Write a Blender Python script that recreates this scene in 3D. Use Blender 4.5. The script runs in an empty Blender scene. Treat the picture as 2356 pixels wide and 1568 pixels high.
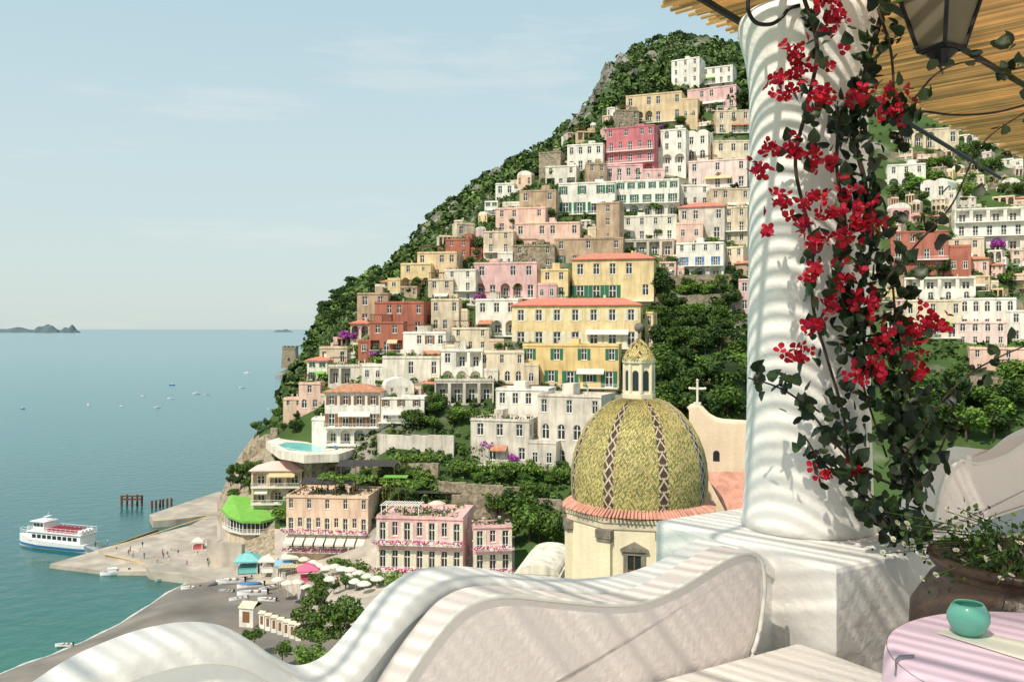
import bpy, math, random
import numpy as np
from mathutils import Vector, Matrix, noise, Euler
R=random.Random(7); NR=np.random.default_rng(7)
scene=bpy.context.scene; C=scene.collection
H=60.0; F=2094.0; U0=1178.0; V0=755.0
def P(u,v,D): return Vector(((u-U0)/F*D, D, H-(v-V0)/F*D))
def at_z(u,v,z): return P(u,v,(H-z)*F/(v-V0))
pi=math.pi
# ------------------------------------------------------------------ materials
MATS={}
def mat(name,col,rough=.8,var=.1,scale=.4,streak=0.,bump=0.,bscale=None,metal=0.,island=0.,col2=None,spec=.3,transl=0.,mixscale=None,mixlo=.42,mixhi=.6):
    m=bpy.data.materials.new(name); m.use_nodes=True; MATS[name]=m
    nt=m.node_tree; N=nt.nodes; L=nt.links; b=N['Principled BSDF']
    b.inputs['Roughness'].default_value=rough; b.inputs['Metallic'].default_value=metal
    b.inputs['Specular IOR Level'].default_value=spec
    geo=N.new('ShaderNodeNewGeometry')
    def nz(sc,vec=None,detail=4):
        n=N.new('ShaderNodeTexNoise'); n.inputs['Scale'].default_value=sc; n.inputs['Detail'].default_value=detail
        L.new(vec or geo.outputs['Position'],n.inputs['Vector']); return n.outputs['Fac']
    def rng(fac,a,b_,c,d):
        n=N.new('ShaderNodeMapRange'); n.inputs[1].default_value=a;n.inputs[2].default_value=b_;n.inputs[3].default_value=c;n.inputs[4].default_value=d
        L.new(fac,n.inputs[0]); return n.outputs[0]
    def mul(a,b_):
        n=N.new('ShaderNodeMath'); n.operation='MULTIPLY'; L.new(a,n.inputs[0]); L.new(b_,n.inputs[1]); return n.outputs[0]
    fac=rng(nz(scale),.3,.7,1-var,1+var)
    if streak:
        vm=N.new('ShaderNodeVectorMath'); vm.operation='MULTIPLY'; vm.inputs[1].default_value=(1,1,.12)
        L.new(geo.outputs['Position'],vm.inputs[0])
        fac=mul(fac,rng(nz(1.1,vm.outputs[0]),.45,.78,1.,1-streak))
    if island:
        fac=mul(fac,rng(geo.outputs['Random Per Island'],0,1,1-island,1+island))
    c=N.new('ShaderNodeRGB'); c.outputs[0].default_value=(*col,1); cs=c.outputs[0]
    if col2:
        mx=N.new('ShaderNodeMix'); mx.data_type='RGBA'
        L.new(cs,mx.inputs[6]); mx.inputs[7].default_value=(*col2,1)
        if island and not mixscale: L.new(rng(geo.outputs['Random Per Island'],.2,.9,0,1),mx.inputs[0])
        else: L.new(rng(nz(mixscale or scale*.6,None,6),mixlo,mixhi,0,1),mx.inputs[0])
        cs=mx.outputs[2]
    sc=N.new('ShaderNodeVectorMath'); sc.operation='SCALE'
    L.new(cs,sc.inputs[0]); L.new(fac,sc.inputs['Scale']); L.new(sc.outputs[0],b.inputs['Base Color'])
    if bump:
        bn=N.new('ShaderNodeBump'); bn.inputs['Strength'].default_value=bump; bn.inputs['Distance'].default_value=.05 if (bscale or scale)>3 else .3
        L.new(nz(bscale or scale*4,None,5),bn.inputs['Height']); L.new(bn.outputs[0],b.inputs['Normal'])
    if transl:
        t=N.new('ShaderNodeBsdfTranslucent'); L.new(sc.outputs[0],t.inputs[0])
        ms=N.new('ShaderNodeMixShader'); ms.inputs[0].default_value=transl
        L.new(b.outputs[0],ms.inputs[1]); L.new(t.outputs[0],ms.inputs[2]); L.new(ms.outputs[0],N['Material Output'].inputs[0])
    return m
def wallm(k,col,streak=.32,var=.16): return mat(k,col,.9,var,.3,streak,.15,3.)
wallm('W',(.80,.75,.66)); wallm('W2',(.74,.68,.57),.4,.2); wallm('CR',(.75,.63,.46)); wallm('PE',(.76,.55,.40)); wallm('PK',(.74,.47,.44)); wallm('MG',(.55,.18,.20))
wallm('YE',(.77,.60,.32)); wallm('YD',(.74,.53,.24)); wallm('RE',(.42,.15,.10)); wallm('TA',(.46,.34,.23),.4,.26); wallm('SA',(.75,.51,.41)); wallm('OC',(.70,.52,.32))
wallm('BE',(.66,.54,.39),.42,.2); wallm('GW',(.65,.58,.49),.42,.22); wallm('LP',(.78,.61,.55))
mat('ST',(.38,.31,.22),.95,.35,1.4,.25,.6,1.5,col2=(.25,.20,.14))
mat('glass',(.025,.03,.035),.12,.1,1.,spec=.6); mat('white_paint',(.8,.77,.70),.6,.05,1.); mat('brown_wood',(.22,.11,.05),.7,.15,2.)
mat('green_shutter',(.03,.16,.09),.6,.1,1.); mat('brown_shutter',(.26,.12,.06),.6,.1,1.); mat('blue_shutter',(.08,.2,.42),.6,.1,1.); mat('cream_shutter',(.7,.66,.5),.6,.1,1.)
mat('dark_iron',(.03,.03,.032),.5,.1,2.,metal=.6); mat('terracotta',(.50,.2,.11),.85,.3,1.2,.1,.4,4.,col2=(.42,.24,.15)); mat('pink_tile',(.60,.30,.22),.85,.25,1.,0,.4,4.)
mat('red_roof',(.60,.2,.14),.8,.15,.6); mat('pink_awning',(.76,.52,.45),.8,.06,.5); mat('green_awning',(.18,.42,.07),.75,.1,.6); mat('white_canvas',(.78,.74,.65),.8,.06,.6,transl=.2); mat('straw_canvas',(.70,.58,.34),.8,.06,.6,transl=.2)
mat('dark_net',(.06,.055,.05),.9,.25,.8); mat('teal_canvas',(.2,.5,.5),.7,.08,1.); mat('blue_canvas',(.25,.45,.62),.7,.08,1.); mat('rose_canvas',(.7,.15,.25),.7,.08,1.)
mat('concrete',(.47,.41,.34),.9,.2,.25,0,.3,3.,col2=(.36,.32,.27)); mat('sand',(.225,.20,.17),.95,.25,.1,0,.4,2.,col2=(.165,.15,.135))
mat('leaf_dark',(.024,.058,.013),.7,.25,.15,island=.5,col2=(.055,.10,.018),transl=.2); mat('leaf_mid',(.06,.125,.02),.7,.25,.15,island=.45,col2=(.11,.175,.03),transl=.2)
mat('leaf_light',(.10,.21,.028),.7,.2,.2,island=.4,col2=(.17,.26,.045),transl=.2); mat('leaf_scrub',(.036,.078,.016),.8,.45,.03,island=.5,col2=(.10,.15,.035))
mat('purple_bract',(.34,.05,.36),.7,.2,.5,island=.3,col2=(.5,.1,.42),transl=.2); mat('magenta_bract',(.5,.05,.25),.7,.2,.5,island=.3,transl=.2)
mat('bark',(.12,.085,.06),.95,.3,2.,0,.5,6.); mat('plain_white',(.8,.8,.78),.45,.05,.5); mat('hull_blue',(.05,.2,.42),.4,.1,1.); mat('seat_red',(.55,.1,.13),.6,.1,1.)
mat('rust',(.16,.06,.035),.9,.3,2.); mat('grey_rubber',(.35,.36,.38),.6,.1,1.); mat('yellow_line',(.62,.42,.14),.8,.2,.8); mat('pool_water',(.22,.62,.62),.1,.1,.3)
mat('crag',(.30,.28,.245),.95,.35,.12,.35,1.,.35,col2=(.16,.16,.12))
M=MATS
# ------------------------------------------------------------------ mesh builder
class MB:
    def __init__(s): s.v=[];s.f=[];s.m=[]
    def face(s,pts,mi=0):
        n=len(s.v); s.v+= [tuple(p) for p in pts]; s.f.append(tuple(range(n,n+len(pts)))); s.m.append(mi)
    def box(s,x0,x1,y0,y1,z0,z1,mi=0):
        n=len(s.v); s.v+=[(x0,y0,z0),(x1,y0,z0),(x1,y1,z0),(x0,y1,z0),(x0,y0,z1),(x1,y0,z1),(x1,y1,z1),(x0,y1,z1)]
        for q in ((3,2,1,0),(4,5,6,7),(0,1,5,4),(1,2,6,5),(2,3,7,6),(3,0,4,7)): s.f.append(tuple(n+i for i in q)); s.m.append(mi)
    def prism(s,poly,z0,z1,mi=0):
        k=len(poly); n=len(s.v); s.v+=[(p[0],p[1],z0) for p in poly]+[(p[0],p[1],z1) for p in poly]
        a=sum(poly[i][0]*poly[(i+1)%k][1]-poly[(i+1)%k][0]*poly[i][1] for i in range(k))
        top=list(range(n+k,n+2*k)); bot=list(range(n,n+k))[::-1]
        if a<0: top=top[::-1]; bot=bot[::-1]
        s.f+=[tuple(top),tuple(bot)]; s.m+=[mi,mi]
        for i in range(k):
            j=(i+1)%k; q=(n+i,n+j,n+k+j,n+k+i); s.f.append(q if a>0 else q[::-1]); s.m.append(mi)
    def tube(s,path,r,n=6,mi=0,cap=True):
        path=[Vector(p) for p in path]; base=len(s.v); k=len(path)
        for i,p in enumerate(path):
            d=(path[min(i+1,k-1)]-path[max(i-1,0)]).normalized()
            a=d.orthogonal().normalized() if abs(d.z)>.95 else d.cross(Vector((0,0,1))).normalized(); b=d.cross(a)
            rr=r[i] if isinstance(r,(list,tuple)) else r
            for j in range(n):
                t=2*pi*j/n; s.v.append(tuple(p+(a*math.cos(t)+b*math.sin(t))*rr))
        for i in range(k-1):
            for j in range(n):
                j2=(j+1)%n; s.f.append((base+i*n+j,base+i*n+j2,base+(i+1)*n+j2,base+(i+1)*n+j)); s.m.append(mi)
        if cap: s.f.append(tuple(base+j for j in range(n))[::-1]); s.m.append(mi); s.f.append(tuple(base+(k-1)*n+j for j in range(n))); s.m.append(mi)
    def lathe(s,prof,n=24,c=(0,0),mi=0,a0=0.,a1=2*pi,cap=True):
        base=len(s.v); full=abs(a1-a0-2*pi)<1e-6; cols=n if full else n+1
        for r,z in prof:
            for j in range(cols):
                t=a0+(a1-a0)*j/n; s.v.append((c[0]+r*math.cos(t),c[1]+r*math.sin(t),z))
        for i in range(len(prof)-1):
            for j in range(n):
                j2=(j+1)%cols; s.f.append((base+i*cols+j,base+i*cols+j2,base+(i+1)*cols+j2,base+(i+1)*cols+j)); s.m.append(mi)
        if cap and full:
            if prof[0][0]>1e-4: s.f.append(tuple(base+j for j in range(n))[::-1]); s.m.append(mi)
            if prof[-1][0]>1e-4: s.f.append(tuple(base+(len(prof)-1)*n+j for j in range(n))); s.m.append(mi)
    def mesh(s,name,mats,smooth=False):
        me=bpy.data.meshes.new(name); me.from_pydata(s.v,[],s.f)
        for m in (mats if isinstance(mats,(list,tuple)) else [mats]): me.materials.append(M[m] if isinstance(m,str) else m)
        me.polygons.foreach_set('material_index',s.m)
        if smooth: me.polygons.foreach_set('use_smooth',[True]*len(s.f))
        me.update(); return me
    def build(s,name,mats,parent=None,loc=(0,0,0),rot=0,smooth=False): return link(name,s.mesh(name,mats,smooth),parent,loc,rot)
def link(name,me,parent=None,loc=(0,0,0),rot=0):
    o=bpy.data.objects.new(name,me); C.objects.link(o); o.location=loc; o.rotation_euler=(0,0,rot)
    if parent: o.parent=parent
    return o
def tag(o,label,cat,group=None,kind=None):
    if label: o['label']=label
    if cat: o['category']=cat
    if group: o['group']=group
    if kind: o['kind']=kind
    return o
def thing(name,label,cat,loc,rot=0,group=None): return tag(link(name,None,None,loc,rot),label,cat,group)
def struct(o): o['kind']='structure'; return o
def dup(root,loc,rot,scale=None):
    r=root.copy(); C.objects.link(r); r.location=loc; r.rotation_euler=(0,0,rot)
    if scale is not None: r.scale=scale
    for ch in root.children:
        c=ch.copy(); C.objects.link(c); c.parent=r
        for g in ch.children: d=g.copy(); C.objects.link(d); d.parent=c
    return r
def cat_rom(pts,n=8):
    out=[]; pts=[Vector(p) for p in pts]; q=[pts[0]*2-pts[1]]+pts+[pts[-1]*2-pts[-2]]
    for i in range(1,len(q)-2):
        for k in range(n):
            t=k/n; a,b,c,d=q[i-1],q[i],q[i+1],q[i+2]
            out.append(.5*((2*b)+(c-a)*t+(2*a-5*b+4*c-d)*t*t+(3*b-a-3*c+d)*t**3))
    out.append(pts[-1]); return out
# ------------------------------------------------------------------ leaves
def leafcloud(n,lumps,size,inner=.2):
    lp=np.array(lumps,float); w=lp[:,3]*lp[:,4]+.01; idx=NR.choice(len(lp),n,p=w/w.sum())
    d=NR.normal(size=(n,3)); d/=np.linalg.norm(d,axis=1)[:,None]
    rad=np.where(NR.random(n)<inner,NR.random(n)*.8,.78+.3*NR.random(n))
    c=lp[idx,:3]+d*lp[idx,3:6]*rad[:,None]
    nrm=d*.8+NR.normal(size=(n,3))*.6+np.array([0,0,.3]); nrm/=np.linalg.norm(nrm,axis=1)[:,None]
    t=np.cross(nrm,NR.normal(size=(n,3))); t/=np.linalg.norm(t,axis=1)[:,None]; b=np.cross(nrm,t)
    s=size*(.6+.8*NR.random(n))[:,None]; t=t*s; b=b*s*.7
    return np.stack([c-t,c-b*.9,c+t,c+b],1)
def quads(name,V,mats):
    n=len(V); me=bpy.data.meshes.new(name); me.from_pydata(V.reshape(-1,3).tolist(),[],np.arange(4*n).reshape(n,4).tolist())
    for m in (mats if isinstance(mats,(list,tuple)) else [mats]): me.materials.append(M[m])
    me.update(); return me
def scatter(name,tv,tf,mats4,matname,smooth=False):
    tv=np.array(tv,float); Rm=np.array([np.array(m)[:3,:3] for m in mats4]); t=np.array([np.array(m)[:3,3] for m in mats4])
    V=np.einsum('nij,vj->nvi',Rm,tv)+t[:,None,:]; k=len(tv); fs=[]
    for i in range(len(mats4)): fs+=[tuple(i*k+j for j in f) for f in tf]
    me=bpy.data.meshes.new(name); me.from_pydata(V.reshape(-1,3).tolist(),[],fs); me.materials.append(M[matname])
    if smooth: me.polygons.foreach_set('use_smooth',[True]*len(fs))
    me.update(); return me
def rlumps(k,rx,rz,zc,r0,rng=R):
    out=[]
    for i in range(k):
        a=rng.random()*2*pi; e=rng.uniform(-.8,1.); q=rng.uniform(.45,1.)
        out.append((rx*q*math.cos(a)*math.sqrt(max(0,1-e*e*.8)),rx*q*math.sin(a)*math.sqrt(max(0,1-e*e*.8)),zc+rz*e*q,r0*rng.uniform(.7,1.3),r0*rng.uniform(.7,1.3),r0*rng.uniform(.6,1.)))
    out.append((0,0,zc,rx*.6,rx*.6,rz*.6)); return out
def make_tree(name,lumps,n,size,leaf,trunk_h,limbs=4):
    root=link(name,None)
    tb=MB(); tb.tube([(0,0,-.15),(.01,0,trunk_h*.5),(.0,.01,trunk_h),(0,0,trunk_h+.25)],[.035,.028,.022,.01],7)
    for i in range(limbs):
        a=2*pi*i/limbs+R.random(); z=trunk_h*R.uniform(.7,1.); tb.tube([(0,0,z),(.12*math.cos(a),.12*math.sin(a),z+.14),(.24*math.cos(a),.24*math.sin(a),z+.22)],[.016,.011,.004],5)
    tb.build('trunk','bark',root,smooth=True)
    link('crown',quads('crown',leafcloud(n,lumps,size),leaf),root); return root
PROTO={}
def proto(k):
    if k in PROTO: return PROTO[k],True
    if k=='dark': t=make_tree('broadleaf_tree',rlumps(11,.36,.3,.62,.19),1100,.045,'leaf_dark',.4)
    if k=='mid': t=make_tree('broadleaf_tree',rlumps(10,.38,.3,.6,.2),1100,.045,'leaf_mid',.35)
    if k=='light': t=make_tree('garden_bush',rlumps(9,.42,.3,.5,.22),800,.055,'leaf_light',.25)
    if k=='pine': t=make_tree('pine_tree',[(.0,0,.82,.3,.3,.1),(.2,.1,.74,.2,.2,.07),(-.2,-.05,.7,.2,.2,.07),(.05,-.2,.66,.16,.16,.06),(-.08,.18,.78,.2,.2,.08)],800,.04,'leaf_dark',.6,5)
    if k=='purple': t=make_tree('bougainvillea_bush',rlumps(8,.42,.25,.45,.2),700,.055,'purple_bract',.2)
    PROTO[k]=t; return t,False
# ------------------------------------------------------------------ terrain
TV=[-500,80,200,300,500,700,880,1000,1130,1300,1420,1550,1700]; TD=[950,560,455,410,350,300,255,235,215,190,150,105,60]
SKU=[500,505,540,560,590,620,650,690,710,740,800,860,900,950,970,1000,1040,1080,1150,1200,1250,1320,1370,1385,1420,1500,1570,1640,1700,1800,2000,2400,2800]
SKV=[1150,1140,1062,1032,992,962,915,850,804,728,664,629,606,562,525,494,468,434,388,362,338,274,228,178,134,96,84,94,112,95,60,0,-50]
BU=[500,560,640,720,800,860,900,1000,1100,2800]; BV=[1195,1255,1312,1352,1388,1425,1460,1600,1700,1700]
def vs(u):
    b=float(np.interp(u,SKU,SKV))
    if u>730: b+=7*noise.noise(Vector((u*.021,3.3,0)))+5*noise.noise(Vector((u*.063,7.1,0)))
    return b
def depth(u,v):
    b=float(np.interp(v,TV,TD))*(1+.18*min(1,max(0,(900-u)/400)))
    e=min(1,max(0,1-(v-vs(u))/90)); f=min(1,max(0,(u-640)/160)); f=f*f*(3-2*f)
    return b+220*e**1.5*f+15*e*(1-f)
def hill():
    us=np.arange(500,2801,12); nr=120; mb=MB(); nv=nr+5; zone={}
    for iu,u in enumerate(us):
        v0=float(np.interp(u,BU,BV)); v1=vs(u)
        p=P(u,v0,depth(u,v0)); mb.v.append((p.x,p.y-.5,-4)); zone[iu*nv]=1
        for j in range(nr):
            t=j/(nr-1); v=v0+(v1-v0)*t; zone[iu*nv+j+1]=1 if (v>1215 and 620<u<1180) else (2 if u<625 and v>1010 else 0)
            D=depth(u,v); p=P(u,v,D); n=noise.fractal(Vector((p.x*.03,p.y*.03,p.z*.03)),1.,2.,5)
            D*=1+.006*n*(0 if zone[iu*nv+j+1]==1 else 1); v-=(5+14*max(0,(D-350)/250))*noise.fractal(Vector((p.x*.05,p.y*.05,3.)),1.,2.,5)*t
            p=P(u,v,D); mb.v.append(tuple(p))
        mb.v.append((p.x*1.06,p.y+30,p.z-6)); mb.v.append((p.x*1.15,p.y+80,p.z*.7-10)); mb.v.append((p.x*1.25,p.y+160,-6)); mb.v.append((p.x*1.3,p.y+200,-8))
    for i in range(len(us)-1):
        for j in range(nv-1):
            a=i*nv+j; mb.f.append((a,a+nv,a+nv+1,a+1)); mb.m.append(zone.get(a,0))
    return struct(mb.build('hillside',[hillmat,'concrete','ST'],None,smooth=True))
hillmat=mat('hill_ground',(.05,.09,.022),.95,.35,.06,0,.8,.25,col2=(.25,.225,.185),mixscale=.035,mixlo=.55,mixhi=.66)
hill()
CRAG=[(1400,185,52,74),(1378,215,34,44),(1432,150,44,54),(1462,178,34,38),(1346,262,40,36),(1322,284,26,26),(1010,505,44,36),(985,528,36,34),(1046,474,30,24),(1142,398,36,26),(1098,436,30,22),(966,552,24,24),(1236,350,30,18),(1500,130,40,26),(1560,108,46,20)]
for u,v,wp,hp in CRAG:
    D=depth(u,v); k=D/F; c=P(u,v,D)+Vector((0,1.5,0)); mb=MB(); n=26; m_=16
    for j in range(m_+1):
        t=j/m_
        for i in range(n):
            a=2*pi*i/n; q=Vector((math.cos(a)*2.2,math.sin(a)*2.2,t*3+u)); r=(1.05-t**1.6*.8)*(1+.5*noise.noise(q)+.3*noise.noise(q*2.7)+.18*noise.noise(q*6))
            mb.v.append((wp*.5*k*r*math.cos(a),wp*.42*k*r*math.sin(a),hp*k*(t-.45)+hp*k*.14*noise.noise(q*1.5)))
    for j in range(m_):
        for i in range(n): i2=(i+1)%n; mb.f.append((j*n+i,j*n+i2,(j+1)*n+i2,(j+1)*n+i)); mb.m.append(0)
    mb.f.append(tuple(m_*n+i for i in range(n))); mb.m.append(0)
    struct(mb.build('rock_outcrop','crag',None,c))
def scrub():
    tpl=[leafcloud(26,[(0,0,.35,.8,.8,.6)],.38,.1) for _ in range(6)]; out=[]
    k=0
    while k<10500:
        u=R.uniform(520,2500); s=vs(u)
        wild=R.random()<.6
        v=s+abs(R.gauss(0,70))-3 if wild else R.uniform(s,min(1200,float(np.interp(u,BU,BV))-20))
        if u<720 and v>930: continue
        if v>1000 and u>1340: continue
        if any(abs(u-a)<w_*.5 and abs(v-b-4)<h_*.5 for a,b,w_,h_ in CRAG) and R.random()<.8: continue
        D=depth(u,v); p=P(u,v,D)
        if D>430 and noise.fractal(Vector((p.x*.03,p.y*.02,p.z*.03)),1.,2.,4)>.42: continue
        green=(1500<u<1715 and 640<v<980) or (u>2050 and v>330)
        k+=1; sc=(R.uniform(1.2,4.2) if D>430 or (wild and v-s<50) else (R.uniform(1.,2.4) if green else R.uniform(.6,1.5))); q=tpl[k%6]*np.array([sc,sc,sc*R.uniform(.7,1.2)])
        a=R.random()*6.28; c,s_=math.cos(a),math.sin(a); q=q@np.array([[c,s_,0],[-s_,c,0],[0,0,1]]); out.append(q+np.array(p)+np.array([0,0,.1]))
    tag(link('hillside_scrub',quads('hillside_scrub',np.concatenate(out),'leaf_scrub')),'green scrub and low woodland covering the steep slope','scrub',kind='stuff')
scrub()
# ------------------------------------------------------------------ houses
def opening(ch,w,fh):
    if ch in 'ws': return (min(.44*w,.30*fh),.26*fh,.78*fh,False,.28)
    if ch in 'dD': return (min(.48*w,.36*fh),.03*fh,.76*fh,False,.28)
    if ch=='a': return (.74*w,.05*fh,.84*fh,True,1.8)
    if ch=='l': return (.8*w,.05*fh,.82*fh,False,1.8)
    if ch=='g': return (min(.5*w,.4*fh),.2*fh,.82*fh,True,.3)
    if ch=='o': return (min(.3*w,.2*fh),.4*fh,.65*fh,False,.25)
def facade(mb,T,W,z0,z1,ops):
    xs=sorted({0,W,*[o[0] for o in ops],*[o[1] for o in ops]}); zs=sorted({z0,z1,*[o[2] for o in ops],*[o[3] for o in ops]})
    for i in range(len(xs)-1):
        for j in range(len(zs)-1):
            cx=(xs[i]+xs[i+1])/2; cz=(zs[j]+zs[j+1])/2
            if any(o[0]<cx<o[1] and o[2]<cz<o[3] for o in ops): continue
            mb.face([T(xs[i],0,zs[j]),T(xs[i+1],0,zs[j]),T(xs[i+1],0,zs[j+1]),T(xs[i],0,zs[j+1])])
    for a,b,c,d,arch,dp in ops:
        ol=outline(a,b,c,d,arch)
        if arch:
            ar=ol[2:]
            for i in range(len(ar)-1):
                p,q=ar[i],ar[i+1]; mb.face([T(p[0],0,p[1]),T(p[0],0,d+.001),T(q[0],0,d+.001),T(q[0],0,q[1])])
        for i in range(len(ol)):
            p,q=ol[i],ol[(i+1)%len(ol)]; mb.face([T(p[0],0,p[1]),T(q[0],0,q[1]),T(q[0],dp,q[1]),T(p[0],dp,p[1])])
        mb.face([T(x,dp,z) for x,z in ol])
def outline(a,b,c,d,arch):
    if not arch: return [(a,c),(b,c),(b,d),(a,d)]
    r=(b-a)/2; cx=(a+b)/2; rz=min(r,(d-c)*.5); sp=d-rz
    return [(a,c),(b,c)]+[(cx+r*math.cos(pi*i/10),sp+rz*math.sin(pi*i/10)) for i in range(11)]
WC={}
def window(parent,loc,rot,w,h,arch,fr,sh,dp,deep):
    key=(round(w,2),round(h,2),arch,fr,deep)
    if key not in WC:
        ol=outline(-w/2,w/2,0,h,arch); ww=w
        if deep: ol=outline(-w*.28,w*.28,0,h*.72,False); ww=w*.56
        hh=max(z for x,z in ol); k=.84; fm=MB(); cx,cz=0,hh/2; inn=[(x*k,cz+(z-cz)*.9) for x,z in ol]
        for i in range(len(ol)):
            j=(i+1)%len(ol); fm.face([(ol[i][0],-.07,ol[i][1]),(ol[j][0],-.07,ol[j][1]),(inn[j][0],-.07,inn[j][1]),(inn[i][0],-.07,inn[i][1])])
            fm.face([(inn[i][0],-.07,inn[i][1]),(inn[j][0],-.07,inn[j][1]),(inn[j][0],-.02,inn[j][1]),(inn[i][0],-.02,inn[i][1])])
        fm.box(-.05*ww,.05*ww,-.075,-.03,hh*.06,hh*.9); fm.box(-.42*ww,.42*ww,-.065,-.035,hh*.62,hh*.66)
        if not deep: fm.box(-w*.6,w*.6,-dp-.1,-.08,-.12,-.01)
        pm=MB(); pm.face([(x*.9,-.02,cz+(z-cz)*.94) for x,z in ol])
        WC[key]=(fm.mesh('window',fr),pm.mesh('pane','glass'))
    f=link('window',WC[key][0],parent,loc,rot); link('pane',WC[key][1],f)
    if sh and not arch and not deep:
        k2=('sh',round(w,2),round(h,2),sh)
        if k2 not in WC:
            m_=MB(); m_.box(-w*.26,w*.26,-.05,0,0,h)
            for i in range(5): m_.box(-w*.22,w*.22,-.07,-.05,h*(.06+.185*i),h*(.06+.185*i)+h*.13)
            WC[k2]=m_.mesh('shutter',sh)
        for sx in (-1,1): link('shutter',WC[k2],f,(sx*w*.78,-dp-.012,0))
def railing(W,d,hh=1.0,step=.4):
    mb=MB(); x0,x1=-W/2,W/2
    for z in (hh,hh*.12): mb.box(x0,x1,-d-.03,-d+.03,z-.04,z+.04)
    for x in (x0+.03,x1-.03):
        for z in (hh,hh*.12): mb.box(x-.03,x+.03,-d+.03,-.01,z-.04,z+.04)
    n=max(2,int(W/step))
    for i in range(n+1):
        x=x0+.03+(W-.06)*i/n; mb.box(x-.025,x+.025,-d-.025,-d+.025,hh*.12+.04,hh-.04)
    return mb
OCC=np.zeros((220,320),bool)
def mark(u0,u1,v0,v1): OCC[max(0,int(v0//8)):int(v1//8)+1,max(0,int(u0//8)):int(u1//8)+1]=True
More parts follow.
